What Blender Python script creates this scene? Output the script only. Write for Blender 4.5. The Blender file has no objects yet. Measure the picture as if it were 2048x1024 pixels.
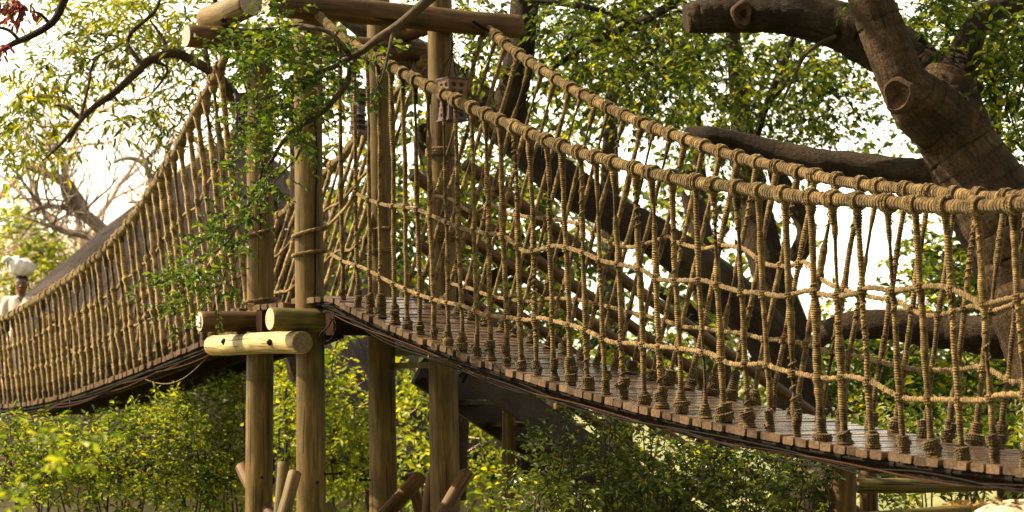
import bpy, math, random
import numpy as np
from mathutils import Vector, Matrix

random.seed(7)
RNG = np.random.default_rng(11)
PI = math.pi
SC = bpy.context.scene
COL = SC.collection

# ------------------------------------------------------------------ camera frame
F = 4573.0          # focal length in photo pixels (photo 2048 px wide)
HOR = 770.0         # row of the horizon
H = 2.2             # eye height above the ground

def at(px, py, Y):
    return np.array([(px - 1024.0) / F * Y, Y, H + (HOR - py) / F * Y])

def pw(px, Y):      # size in metres of px photo pixels at depth Y
    return px / F * Y

# ------------------------------------------------------------------ materials
def mat(name):
    m = bpy.data.materials.new(name); m.use_nodes = True
    nt = m.node_tree
    return m, nt, nt.nodes['Principled BSDF']

def N(nt, t, **kw):
    n = nt.nodes.new(t)
    for k, v in kw.items():
        if k.startswith('i_'):
            n.inputs[k[2:].replace('_', ' ')].default_value = v
        else:
            setattr(n, k, v)
    return n

def ramp(nt, fac, stops):
    r = nt.nodes.new('ShaderNodeValToRGB')
    e = r.color_ramp.elements
    while len(e) < len(stops): e.new(0.5)
    for i, (p, c) in enumerate(stops):
        e[i].position = p; e[i].color = (c[0], c[1], c[2], 1)
    nt.links.new(fac, r.inputs[0])
    return r.outputs[0]

def mul(nt, a, b, f=1.0, mode='MULTIPLY'):
    m = nt.nodes.new('ShaderNodeMix'); m.data_type = 'RGBA'; m.blend_type = mode
    m.inputs[0].default_value = f
    nt.links.new(a, m.inputs[6]); nt.links.new(b, m.inputs[7])
    return m.outputs[2]

def bump(nt, bs, h, strength=0.5, dist=0.01):
    b = nt.nodes.new('ShaderNodeBump'); b.inputs['Strength'].default_value = strength
    b.inputs['Distance'].default_value = dist
    nt.links.new(h, b.inputs['Height']); nt.links.new(b.outputs[0], bs.inputs['Normal'])

def mapping(nt, src, scale, rot=(0, 0, 0)):
    mp = nt.nodes.new('ShaderNodeMapping')
    mp.inputs['Scale'].default_value = scale; mp.inputs['Rotation'].default_value = rot
    nt.links.new(src, mp.inputs[0]); return mp.outputs[0]

def noise(nt, vec, scale, detail=4, rough=0.6, dist=0.0):
    n = N(nt, 'ShaderNodeTexNoise', i_Scale=scale, i_Detail=detail, i_Roughness=rough, i_Distortion=dist)
    nt.links.new(vec, n.inputs['Vector']); return n.outputs['Fac']

def rope_mat(name, c1, c2, c3, coil=.0118, turn=1):
    m, nt, bs = mat(name)
    uv = nt.nodes.new('ShaderNodeTexCoord').outputs['UV']
    ob = nt.nodes.new('ShaderNodeTexCoord').outputs['Object']
    w = N(nt, 'ShaderNodeTexWave', i_Scale=1.0, i_Distortion=1.3, i_Detail=2.0)
    w.bands_direction = 'DIAGONAL'
    w.inputs['Detail Scale'].default_value = 1.0
    nt.links.new(mapping(nt, uv, (.6283 * turn, .6283 / coil, 0)), w.inputs['Vector'])
    n1 = noise(nt, ob, 9, 5, 0.65)
    n2 = noise(nt, ob, 160, 3, 0.7)
    col = ramp(nt, n1, [(0.28, c3), (0.45, c1), (0.7, c2)])
    fine = ramp(nt, n2, [(0.3, (.5, .48, .45)), (0.65, (1.1, 1.08, 1.05))])
    col = mul(nt, col, fine)
    gv = ramp(nt, w.outputs['Fac'], [(0.06, (.14, .11, .09)), (0.5, (1.05, 1.05, 1.05))])  # crease shade painted into the colour along the coil grooves
    gm = nt.nodes.new('ShaderNodeMix'); gm.data_type = 'RGBA'; gm.blend_type = 'MULTIPLY'
    nt.links.new(ramp(nt, noise(nt, ob, 14, 4, 0.6), [(.32, (.15, .15, .15)), (.62, (.95, .95, .95))]), gm.inputs[0])
    nt.links.new(col, gm.inputs[6]); nt.links.new(gv, gm.inputs[7]); col = gm.outputs[2]
    bl_ = noise(nt, ob, 30, 4, 0.65)
    col = mul(nt, col, ramp(nt, bl_, [(.36, (.30, .27, .24)), (.54, (1.1, 1.1, 1.08))]))
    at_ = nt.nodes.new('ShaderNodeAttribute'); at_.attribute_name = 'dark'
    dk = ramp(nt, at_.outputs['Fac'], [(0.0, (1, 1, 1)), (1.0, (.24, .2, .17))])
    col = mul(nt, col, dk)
    oi = nt.nodes.new('ShaderNodeObjectInfo')
    ov = ramp(nt, oi.outputs['Random'], [(0, (.72, .70, .66)), (1, (1.12, 1.1, 1.05))])
    col = mul(nt, col, ov)
    nt.links.new(col, bs.inputs['Base Color'])
    bs.inputs['Roughness'].default_value = 0.95
    bs.inputs['Specular IOR Level'].default_value = 0.1
    bs.inputs['Sheen Weight'].default_value = 0.2
    bs.inputs['Sheen Roughness'].default_value = 0.4
    bs.inputs['Sheen Tint'].default_value = (1, .85, .6, 1)
    add = N(nt, 'ShaderNodeMath', operation='ADD')
    nt.links.new(w.outputs['Fac'], add.inputs[0]); nt.links.new(n2, add.inputs[1])
    bump(nt, bs, add.outputs[0], 0.7, 0.004)
    return m

def wood_mat(name, c1, c2, c3, rough=0.6, su=6.0, sv=0.8, spec=0.3, cracks=0.55):
    """logs: u round the trunk, v along it in metres"""
    m, nt, bs = mat(name)
    uv = nt.nodes.new('ShaderNodeTexCoord').outputs['UV']
    ob = nt.nodes.new('ShaderNodeTexCoord').outputs['Object']
    oi = nt.nodes.new('ShaderNodeObjectInfo').outputs['Random']
    off = nt.nodes.new('ShaderNodeVectorMath'); off.operation = 'ADD'
    nt.links.new(uv, off.inputs[0])
    sc = N(nt, 'ShaderNodeMath', operation='MULTIPLY'); sc.inputs[1].default_value = 31.0
    nt.links.new(oi, sc.inputs[0]); nt.links.new(sc.outputs[0], off.inputs[1])
    st = noise(nt, mapping(nt, off.outputs[0], (su, sv, 1)), 3.0, 6, 0.65, 0.4)
    fine = noise(nt, mapping(nt, off.outputs[0], (su * 6, sv * 1.2, 1)), 5.0, 4, 0.6, 0.3)
    blot = noise(nt, ob, 2.6, 4, 0.6)
    col = ramp(nt, st, [(0.3, c1), (0.52, c2), (0.72, c3)])
    fr = ramp(nt, fine, [(0.32, (.55, .52, .48)), (0.5, (1, 1, 1))])
    col = mul(nt, col, fr, 0.8)
    bl = ramp(nt, blot, [(0.36, (.45, .52, .40)), (0.50, (.9, .92, .85)), (0.62, (1.15, 1.08, 1.0))])
    col = mul(nt, col, bl, 0.8)
    # drying cracks
    cr = noise(nt, mapping(nt, off.outputs[0], (su * 1.6, sv * 0.35, 1)), 4.0, 2, 0.5, 0.2)
    crr = ramp(nt, cr, [(cracks - 0.20, (.16, .12, .09)), (cracks - 0.18, (1, 1, 1))])
    col = mul(nt, col, crr)
    nt.links.new(col, bs.inputs['Base Color'])
    bs.inputs['Roughness'].default_value = rough
    bs.inputs['Specular IOR Level'].default_value = spec
    bump(nt, bs, fine, 0.35, 0.006)
    return m

def end_mat(name, c1, c2):
    m, nt, bs = mat(name)
    uv = nt.nodes.new('ShaderNodeTexCoord').outputs['UV']
    w = N(nt, 'ShaderNodeTexWave', i_Scale=3.2, i_Distortion=2.5, i_Detail=2.0); w.wave_type = 'RINGS'
    w.rings_direction = 'SPHERICAL'
    nt.links.new(uv, w.inputs['Vector'])
    col = ramp(nt, w.outputs['Fac'], [(0.2, c1), (0.8, c2)])
    n = noise(nt, uv, 3.0, 5, 0.7)
    col = mul(nt, col, ramp(nt, n, [(0.35, (.45, .42, .38)), (0.6, (1, 1, 1))]))
    nt.links.new(col, bs.inputs['Base Color']); bs.inputs['Roughness'].default_value = 0.85
    bump(nt, bs, w.outputs['Fac'], 0.3, 0.004)
    return m

def plank_mat(name, c1, c2, c3, rough=0.42, spec=0.2):
    m, nt, bs = mat(name)
    ob = nt.nodes.new('ShaderNodeTexCoord').outputs['Object']
    oi = nt.nodes.new('ShaderNodeObjectInfo').outputs['Random']
    sc = N(nt, 'ShaderNodeMath', operation='MULTIPLY'); sc.inputs[1].default_value = 57.0
    nt.links.new(oi, sc.inputs[0])
    off = nt.nodes.new('ShaderNodeVectorMath'); off.operation = 'ADD'
    nt.links.new(ob, off.inputs[0]); nt.links.new(sc.outputs[0], off.inputs[1])
    g = noise(nt, mapping(nt, off.outputs[0], (1.2, 22, 22)), 3.0, 6, 0.65, 0.6)
    col = ramp(nt, g, [(0.3, c1), (0.5, c2), (0.72, c3)])
    ov = ramp(nt, oi, [(0, (.62, .6, .6)), (0.5, (1, .96, .92)), (1, (1.25, 1.16, 1.05))])
    col = mul(nt, col, ov)
    b = noise(nt, mapping(nt, off.outputs[0], (3, 3, 3)), 2.0, 5, 0.7)
    col = mul(nt, col, ramp(nt, b, [(0.35, (.6, .58, .56)), (0.6, (1.05, 1.03, 1))]))
    nt.links.new(col, bs.inputs['Base Color'])
    rr = ramp(nt, b, [(0.3, (rough + .16,) * 3), (0.65, (rough - .09,) * 3)])
    nt.links.new(rr, bs.inputs['Roughness'])
    bs.inputs['Specular IOR Level'].default_value = spec
    bump(nt, bs, g, 0.25, 0.004)
    return m

def bark_mat(name, c1, c2, c3, s=1.0, bs_=0.9):
    m, nt, bs = mat(name)
    uv = nt.nodes.new('ShaderNodeTexCoord').outputs['UV']
    ob = nt.nodes.new('ShaderNodeTexCoord').outputs['Object']
    v = N(nt, 'ShaderNodeTexVoronoi', i_Scale=1.0, i_Randomness=1.0); v.feature = 'DISTANCE_TO_EDGE'
    vn = nt.nodes.new('ShaderNodeVectorMath'); vn.operation = 'ADD'
    nz = N(nt, 'ShaderNodeTexNoise', i_Scale=6.0 * s, i_Detail=4.0)
    nt.links.new(ob, nz.inputs['Vector'])
    nt.links.new(mapping(nt, uv, (22, 3 * s, 1)), vn.inputs[0]); nt.links.new(nz.outputs['Color'], vn.inputs[1])
    nt.links.new(vn.outputs[0], v.inputs['Vector'])
    n1 = noise(nt, ob, 3.0 * s, 6, 0.65)
    n2 = noise(nt, ob, 45 * s, 4, 0.65)
    col = ramp(nt, n1, [(0.32, c1), (0.5, c2), (0.68, c3)])
    col = mul(nt, col, ramp(nt, v.outputs['Distance'], [(0.0, (.5, .48, .46)), (0.10, (1, 1, 1))]), 0.2)
    fs = noise(nt, mapping(nt, uv, (11, 1.3 * s, 1)), 3.0, 8, 0.75, 1.2)
    col = mul(nt, col, ramp(nt, fs, [(.34, (.35, .32, .30)), (.5, (1, 1, 1)), (.66, (1.35, 1.3, 1.22))]))
    col = mul(nt, col, ramp(nt, n2, [(0.3, (.6, .58, .55)), (0.65, (1.2, 1.18, 1.12))]))
    nt.links.new(col, bs.inputs['Base Color'])
    bs.inputs['Roughness'].default_value = 0.95; bs.inputs['Specular IOR Level'].default_value = 0.15
    add = N(nt, 'ShaderNodeMath', operation='ADD')
    nt.links.new(fs, add.inputs[0]); nt.links.new(n2, add.inputs[1])
    bump(nt, bs, add.outputs[0], bs_, 0.03)
    return m

def leaf_mat(name, stops, trans=0.45, tcol=(1.6, 1.5, .4), rough=0.5, gloss=0.2):
    m = bpy.data.materials.new(name); m.use_nodes = True
    nt = m.node_tree; nt.nodes.clear()
    out = nt.nodes.new('ShaderNodeOutputMaterial')
    geo = nt.nodes.new('ShaderNodeNewGeometry')
    col = ramp(nt, geo.outputs['Random Per Island'], stops)
    ob = nt.nodes.new('ShaderNodeTexCoord').outputs['Object']
    n = noise(nt, ob, 1.6, 3, 0.6)
    col = mul(nt, col, ramp(nt, n, [(0.33, (.42, .5, .45)), (0.67, (1.45, 1.3, 1.05))]))
    p = nt.nodes.new('ShaderNodeBsdfPrincipled')
    nt.links.new(col, p.inputs['Base Color']); p.inputs['Roughness'].default_value = rough
    p.inputs['Specular IOR Level'].default_value = gloss
    tr = nt.nodes.new('ShaderNodeBsdfTranslucent')
    tint = nt.nodes.new('ShaderNodeRGB'); tint.outputs[0].default_value = (tcol[0], tcol[1], tcol[2], 1)
    nt.links.new(mul(nt, col, tint.outputs[0]), tr.inputs['Color'])
    mx = nt.nodes.new('ShaderNodeMixShader'); mx.inputs[0].default_value = trans
    nt.links.new(p.outputs[0], mx.inputs[1]); nt.links.new(tr.outputs[0], mx.inputs[2])
    nt.links.new(mx.outputs[0], out.inputs[0])
    return m

def plain_mat(name, c, rough=0.6, metal=0.0, var=0.25, scale=20.0, spec=0.4, bm=0.15):
    m, nt, bs = mat(name)
    ob = nt.nodes.new('ShaderNodeTexCoord').outputs['Object']
    n = noise(nt, ob, scale, 5, 0.65)
    col = ramp(nt, n, [(0.3, tuple(x * (1 - var) for x in c)), (0.7, tuple(x * (1 + var) for x in c))])
    nt.links.new(col, bs.inputs['Base Color']); bs.inputs['Roughness'].default_value = rough
    bs.inputs['Metallic'].default_value = metal; bs.inputs['Specular IOR Level'].default_value = spec
    bump(nt, bs, n, bm, 0.01)
    return m

MT = {}
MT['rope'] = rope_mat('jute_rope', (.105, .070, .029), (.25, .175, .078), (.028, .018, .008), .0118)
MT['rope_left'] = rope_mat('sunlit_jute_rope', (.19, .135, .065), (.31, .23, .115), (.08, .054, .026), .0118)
MT['net'] = rope_mat('net_rope', (.125, .083, .037), (.195, .137, .066), (.062, .040, .018), .0183, -3)
MT['base'] = rope_mat('rope_foot', (.066, .046, .021), (.11, .078, .036), (.026, .019, .010), .0135)
MT['pole'] = wood_mat('treated_pole', (.036, .021, .006), (.082, .051, .015), (.145, .098, .034), .6, 6., .8, .15)
MT['pole_dark'] = wood_mat('old_pole', (.030, .015, .006), (.066, .034, .013), (.11, .062, .024), .6, 6., .8, .15)
MT['pole_green'] = wood_mat('mossy_pole', (.042, .032, .010), (.085, .064, .020), (.14, .108, .038), .6, 6., .8, .15)
MT['pole_cream'] = wood_mat('peeled_log', (.115, .075, .030), (.27, .20, .092), (.36, .285, .15), 0.6, 4, 0.9, 0.2, 0.58)
MT['end'] = end_mat('log_end', (.20, .15, .095), (.36, .28, .18))
MT['end_grey'] = end_mat('grey_log_end', (.19, .15, .14), (.30, .25, .23))
MT['end_dark'] = end_mat('dark_log_end', (.09, .065, .04), (.17, .12, .075))
MT['plank'] = plank_mat('deck_plank', (.026, .0165, .011), (.064, .042, .029), (.125, .084, .060), .22, .7)
MT['plank_end'] = plank_mat('plank_end_grain', (.030, .021, .015), (.062, .044, .031), (.11, .080, .058), .9, .05)
MT['plank_left'] = plank_mat('dry_plank', (.030, .015, .008), (.060, .033, .017), (.10, .058, .032), 0.7)
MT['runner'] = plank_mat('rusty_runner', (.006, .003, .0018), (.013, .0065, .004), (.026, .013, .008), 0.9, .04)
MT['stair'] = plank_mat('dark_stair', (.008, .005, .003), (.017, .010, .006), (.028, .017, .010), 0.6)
MT['cable'] = plain_mat('steel_cable', (.008, .006, .004), 0.9, 0, 0.4, 90, .05)
MT['wire'] = plain_mat('black_wire', (.007, .006, .005), 0.9, 0, .3, 60, .05)
MT['wire_brown'] = plain_mat('copper_wire', (.026, .012, .007), 0.9, 0, .3, 60, .05)
MT['lantern'] = plain_mat('lantern_metal', (.040, .022, .033), 0.5, 0.3, 0.35, 14)
MT['lantern_copper'] = plain_mat('lantern_copper', (.11, .06, .032), 0.42, 0.5, 0.35, 14)
MT['dark'] = plain_mat('dark_opening', (.01, .009, .009), 0.9)
MT['bark'] = bark_mat('grey_brown_bark', (.020, .012, .0065), (.046, .029, .016), (.085, .056, .032), 1.1, 1.0)
MT['bark_dark'] = bark_mat('dark_bark', (.012, .008, .005), (.024, .016, .010), (.044, .031, .020), 0.8)
MT['bark_twig'] = bark_mat('twig_bark', (.025, .018, .012), (.05, .037, .025), (.085, .066, .048), 3.0, 0.5)
MT['bark_bare'] = bark_mat('bare_tree_bark', (.12, .095, .082), (.20, .16, .14), (.28, .23, .20), 1.5, 0.5)
MT['twig_pink'] = bark_mat('pink_twig_bark', (.40, .27, .22), (.52, .37, .31), (.62, .48, .40), 2.0, 0.4)
MT['scar'] = bark_mat('cut_wood', (.035, .020, .011), (.085, .050, .027), (.15, .09, .05), 2.0, 0.9)
G_D, G_M, G_B = (.008, .018, .004), (.026, .048, .008), (.068, .102, .014)
Y_G, YEL, ORA = (.16, .19, .030), (.34, .27, .035), (.36, .17, .025)
MT['lf_branch'] = leaf_mat('branch_leaf', [(0, (.012, .028, .007)), (.35, (.026, .055, .011)), (.7, (.050, .088, .017)), (.97, (.10, .14, .028)), (1, (.15, .16, .035))], .4)
MT['lf_yellow'] = leaf_mat('yellow_green_leaf', [(0, (.04, .06, .012)), (.3, (.06, .085, .014)), (.55, (.105, .135, .02)), (.85, (.18, .195, .026)), (.96, (.28, .23, .03)), (1, ORA)], .55)
MT['lf_canopy'] = leaf_mat('canopy_leaf', [(0, G_D), (.4, G_M), (.75, G_B), (.93, (.14, .17, .024)), (1, (.24, .23, .03))], .56)
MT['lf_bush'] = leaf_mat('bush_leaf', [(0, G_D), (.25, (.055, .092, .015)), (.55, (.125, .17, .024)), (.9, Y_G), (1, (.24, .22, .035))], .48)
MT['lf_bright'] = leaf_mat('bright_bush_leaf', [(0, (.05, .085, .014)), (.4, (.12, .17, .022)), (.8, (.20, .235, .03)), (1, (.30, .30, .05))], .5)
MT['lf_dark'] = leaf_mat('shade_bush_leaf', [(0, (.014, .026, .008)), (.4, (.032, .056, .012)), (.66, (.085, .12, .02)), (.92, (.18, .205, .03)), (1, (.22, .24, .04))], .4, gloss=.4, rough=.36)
MT['lf_red'] = leaf_mat('purple_leaf', [(0, (.05, .012, .018)), (.6, (.10, .022, .028)), (1, (.17, .05, .04))], .4, (1.4, .8, .8))
MT['lf_dry'] = leaf_mat('dry_leaf', [(0, (.04, .02, .008)), (.5, (.09, .05, .015)), (1, (.20, .13, .025))], .3, (1.2, 1, .7))
MT['skin'] = plain_mat('brown_skin', (.105, .048, .028), 0.4, 0, .08, 60, .4, .05)
MT['hair'] = plain_mat('black_hair', (.012, .010, .009), 0.7, 0, .3, 200)
MT['shirt'] = plain_mat('white_shirt', (.44, .37, .31), 0.9, 0, .06, 12, .2, .2)
MT['skirt'] = plain_mat('pale_pink_skirt', (.36, .24, .20), 0.9, 0, .08, 8, .2, .2)
MT['bag'] = plain_mat('white_cloth', (.44, .40, .40), 0.9, 0, .07, 9, .2, .3)
MT['eye'] = plain_mat('eye_white', (.22, .19, .16), 0.5, 0, .1, 40, .1)
MT['lip'] = plain_mat('lip', (.16, .05, .045), 0.4)
MT['tag'] = plain_mat('nail_plate', (.45, .44, .44), 0.4, 0.6, .3, 200)
MT['rock'] = plain_mat('pale_rock', (.26, .22, .15), 0.95, 0, .3, 5, .2, .6)

def thatch_mat():
    m, nt, bs = mat('weathered_thatch')
    uv = nt.nodes.new('ShaderNodeTexCoord').outputs['UV']
    ob = nt.nodes.new('ShaderNodeTexCoord').outputs['Object']
    st = noise(nt, mapping(nt, uv, (90, 1.4, 1)), 5, 5, 0.7, 0.2)
    b = noise(nt, ob, 0.9, 5, 0.6)
    col = ramp(nt, st, [(.3, (.008, .0065, .007)), (.52, (.022, .018, .019)), (.72, (.058, .048, .047))])
    col = mul(nt, col, ramp(nt, b, [(.38, (.45, .42, .42)), (.62, (1.3, 1.22, 1.15))]))
    nt.links.new(col, bs.inputs['Base Color']); bs.inputs['Roughness'].default_value = 1.0
    bs.inputs['Specular IOR Level'].default_value = 0.1
    bump(nt, bs, st, 0.8, 0.06)
    return m
MT['thatch'] = thatch_mat()
MT['straw'] = plain_mat('straw', (.42, .32, .16), .9, 0, .4, 20)

def ground_mat():
    m, nt, bs = mat('grassy_ground')
    ob = nt.nodes.new('ShaderNodeTexCoord').outputs['Object']
    n1 = noise(nt, ob, 0.25, 6, 0.65); n2 = noise(nt, ob, 5.0, 5, 0.7)
    col = ramp(nt, n1, [(.35, (.055, .075, .018)), (.5, (.11, .125, .03)), (.65, (.20, .165, .075))])
    col = mul(nt, col, ramp(nt, n2, [(.3, (.45, .45, .4)), (.7, (1.3, 1.25, 1.1))]))
    nt.links.new(col, bs.inputs['Base Color']); bs.inputs['Roughness'].default_value = 1.0
    bump(nt, bs, n2, 0.8, 0.1)
    return m
MT['ground'] = ground_mat()

def hill_mat():
    m, nt, bs = mat('dry_hill')
    ob = nt.nodes.new('ShaderNodeTexCoord').outputs['Object']
    n1 = noise(nt, ob, 0.12, 6, 0.7); n2 = noise(nt, ob, 1.2, 6, 0.75)
    col = ramp(nt, n1, [(.35, (.46, .36, .31)), (.6, (.60, .47, .41))])
    col = mul(nt, col, ramp(nt, n2, [(.3, (.55, .55, .5)), (.7, (1.2, 1.15, 1.15))]))
    nt.links.new(col, bs.inputs['Base Color']); bs.inputs['Roughness'].default_value = 1.0
    bump(nt, bs, n2, 0.9, 0.6)
    return m
MT['hill'] = hill_mat()

# ------------------------------------------------------------------ mesh builder
class MB:
    def __init__(s):
        s.v = []; s.f = []; s.uv = []; s.mi = []; s.dk = []; s.n = 0
    def add(s, V, Fc, UV=None, mi=0, dk=None):
        V = np.asarray(V, float).reshape(-1, 3)
        Fc = np.asarray(Fc, np.int64)
        s.v.append(V); s.f.append(Fc + s.n)
        s.uv.append(np.zeros((Fc.shape[0], Fc.shape[1], 2)) if UV is None else np.asarray(UV, float))
        s.mi.append(np.full(Fc.shape[0], mi, np.int32))
        s.dk.append(np.zeros(len(V)) if dk is None else np.asarray(dk, float))
        s.n += len(V)
    def absorb(s, o, mi):
        for v, f, u, m, d in zip(o.v, o.f, o.uv, o.mi, o.dk):
            s.v.append(v); s.f.append(f + s.n); s.uv.append(u); s.mi.append(np.full_like(m, mi)); s.dk.append(d)
        s.n += o.n
        return s
    def build(s, name, mats, parent=None, smooth=True, origin=None):
        if not isinstance(mats, (list, tuple)): mats = [mats]
        me = bpy.data.meshes.new(name)
        V = np.concatenate(s.v)
        if origin is not None: V = V - np.asarray(origin, float)
        sizes = np.concatenate([np.full(f.shape[0], f.shape[1], np.int32) for f in s.f])
        idx = np.concatenate([f.reshape(-1) for f in s.f]).astype(np.int32)
        uv = np.concatenate([u.reshape(-1, 2) for u in s.uv])
        starts = np.concatenate([[0], np.cumsum(sizes)[:-1]]).astype(np.int32)
        me.vertices.add(len(V)); me.vertices.foreach_set('co', V.astype(np.float32).ravel())
        me.loops.add(len(idx)); me.loops.foreach_set('vertex_index', idx)
        me.polygons.add(len(sizes)); me.polygons.foreach_set('loop_start', starts)
        me.polygons.foreach_set('loop_total', sizes)
        me.polygons.foreach_set('material_index', np.concatenate(s.mi))
        me.polygons.foreach_set('use_smooth', np.full(len(sizes), smooth, bool))
        l = me.uv_layers.new(name='UVMap'); l.data.foreach_set('uv', uv.astype(np.float32).ravel())
        dk = np.concatenate(s.dk)
        if dk.any():
            a = me.attributes.new('dark', 'FLOAT', 'POINT'); a.data.foreach_set('value', dk.astype(np.float32))
        me.update(calc_edges=True); me.validate()
        for m in mats: me.materials.append(m)
        o = bpy.data.objects.new(name, me); COL.objects.link(o)
        if origin is not None: o.location = Vector(origin)
        if parent is not None:
            o.parent = parent
            o.location = Vector(o.location) - parent_world(parent)
        return o

def parent_world(p):
    v = Vector((0, 0, 0))
    while p is not None:
        v += Vector(p.location); p = p.parent
    return v

def frames(P):
    P = np.asarray(P, float)
    T = np.gradient(P, axis=0); T /= np.linalg.norm(T, axis=1)[:, None] + 1e-12
    a = np.array([0, 0, 1.0]) if abs(T[0][2]) < 0.8 else np.array([1.0, 0, 0])
    n = a - T[0] * a.dot(T[0]); n /= np.linalg.norm(n)
    Nn = np.zeros_like(P)
    for i in range(len(P)):
        n = n - T[i] * n.dot(T[i]); n /= np.linalg.norm(n) + 1e-12
        Nn[i] = n
    return T, Nn, np.cross(T, Nn)

def arclen(P):
    return np.concatenate([[0], np.cumsum(np.linalg.norm(np.diff(P, axis=0), axis=1))])

def tube(mb, P, R, sides=8, cap=True, mi=0, capmi=None, dk=None, rad=None, vs=1.0):
    """R: radius per point; rad: optional function (arc[:,None], ang[None,:]) -> factor array"""
    P = np.asarray(P, float); n = len(P)
    R = np.broadcast_to(np.asarray(R, float), (n,))
    T, A, B = frames(P); L = arclen(P)
    ang = np.arange(sides) / sides * 2 * PI
    r = R[:, None] * np.ones((1, sides))
    if rad is not None: r = r * rad(L[:, None], ang[None, :])
    V = P[:, None, :] + r[:, :, None] * (np.cos(ang)[None, :, None] * A[:, None, :] + np.sin(ang)[None, :, None] * B[:, None, :])
    i = np.arange(n - 1)[:, None]; j = np.arange(sides)[None, :]; j2 = (j + 1) % sides
    Fc = np.stack([i * sides + j, i * sides + j2, (i + 1) * sides + j2, (i + 1) * sides + j], -1).reshape(-1, 4)
    u0 = np.broadcast_to(j / sides, (n - 1, sides)); u1 = u0 + 1 / sides
    L = L * vs
    v0 = np.broadcast_to(L[:-1, None], (n - 1, sides)); v1 = np.broadcast_to(L[1:, None], (n - 1, sides))
    UV = np.stack([np.stack([u0, v0], -1), np.stack([u1, v0], -1), np.stack([u1, v1], -1), np.stack([u0, v1], -1)], 2).reshape(-1, 4, 2)
    d = None if dk is None else np.repeat(np.asarray(dk, float), sides)
    mb.add(V.reshape(-1, 3), Fc, UV, mi, d)
    if cap:
        for k, rev in ((0, True), (n - 1, False)):
            c = P[k]; ring = V[k]
            VV = np.vstack([ring, c[None]])
            ff = np.stack([np.arange(sides), (np.arange(sides) + 1) % sides, np.full(sides, sides)], -1)
            if rev: ff = ff[:, ::-1]
            pt = np.stack([np.cos(ang), np.sin(ang)], -1)
            pt = np.vstack([pt, [[0, 0]]])
            mb.add(VV, ff, pt[ff], mi if capmi is None else capmi, None if dk is None else np.full(sides + 1, dk[k]))

def box_between(mb, c, ax, ay, az, sx, sy, sz, bev=0.004, mi=0, emi=None):
    """box with centre c, unit axes, full sizes; bevelled along its edges"""
    c = np.asarray(c, float); ax, ay, az = (np.asarray(a, float) for a in (ax, ay, az))
    hx, hy, hz = sx / 2, sy / 2, sz / 2
    b = min(bev, hy * .5, hz * .5)
    prof = [(-hy + b, -hz), (hy - b, -hz), (hy, -hz + b), (hy, hz - b), (hy - b, hz), (-hy + b, hz), (-hy, hz - b), (-hy, -hz + b)]
    V = []
    for x, k in ((-hx, .0), (-hx + b * 0 + 0.0, 0), (hx, 0)):
        pass
    for x in (-hx, hx):
        for (y, z) in prof: V.append(c + ax * x + ay * y + az * z)
    n = 8
    Fq = [[j, (j + 1) % n, n + (j + 1) % n, n + j] for j in range(n)]
    mb.add(V, Fq, None, mi)
    mb.add(V[:8], [[7, 6, 5, 4, 3, 2, 1, 0]], None, mi if emi is None else emi)
    mb.add(V[8:], [[0, 1, 2, 3, 4, 5, 6, 7]], None, mi if emi is None else emi)

def smooth_path(pts, n, jitter=0.0):
    """Catmull-Rom through pts (k x d)"""
    pts = np.asarray(pts, float); k = len(pts)
    if k == 2:
        t = np.linspace(0, 1, n)[:, None]; return pts[0] * (1 - t) + pts[1] * t
    ext = np.vstack([2 * pts[0] - pts[1], pts, 2 * pts[-1] - pts[-2]])
    u = np.linspace(0, k - 1 - 1e-9, n); i = u.astype(int); f = (u - i)[:, None]
    p0, p1, p2, p3 = ext[i], ext[i + 1], ext[i + 2], ext[i + 3]
    out = 0.5 * (2 * p1 + (p2 - p0) * f + (2 * p0 - 5 * p1 + 4 * p2 - p3) * f ** 2 + (3 * p1 - p0 - 3 * p2 + p3) * f ** 3)
    if jitter: out = out + RNG.normal(0, jitter, out.shape)
    return out

def tag(o, label, cat, group=None, kind=None):
    if label: o['label'] = label
    if cat: o['category'] = cat
    if group: o['group'] = group
    if kind: o['kind'] = kind
    return o

def empty(name, loc, label, cat, group=None):
    o = bpy.data.objects.new(name, None); COL.objects.link(o); o.location = Vector([float(x) for x in loc])
    o.empty_display_size = .2
    return tag(o, label, cat, group)

def reorg(o):                       # put a mesh's origin at its first vertex cloud centre (keeps it in place)
    return o
# ------------------------------------------------------------------ bridge frame
TH = math.radians(29)
BR = np.array([math.sin(TH), -math.cos(TH)]); CR = np.array([math.cos(TH), math.sin(TH)])
S0 = np.array([(685 - 1024) / F * 17.0, 17.0])           # first near rope foot
W = 0.72

class Span:
    """one span: s along, w across (0 = line of the near rope feet)"""
    def __init__(s, o, b, c):
        s.o, s.b, s.c = np.asarray(o), np.asarray(b), np.asarray(c)
    def xy(s, t, w):
        t = np.asarray(t, float); w = np.asarray(w, float)
        return s.o + t[..., None] * s.b + w[..., None] * s.c
    def s_of_px(s, px, w):
        u = (np.asarray(px, float) - 1024) / F
        o = s.o + np.asarray(w, float)[..., None] * s.c if np.ndim(w) else s.o + w * s.c
        ox, oy = (o[..., 0], o[..., 1])
        return (u * oy - ox) / (s.b[0] - u * s.b[1])
    def z_of_px(s, px, py, w):
        t = s.s_of_px(px, w); Y = s.xy(t, w)[..., 1]
        return t, H + (HOR - np.asarray(py, float)) * Y / F

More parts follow.
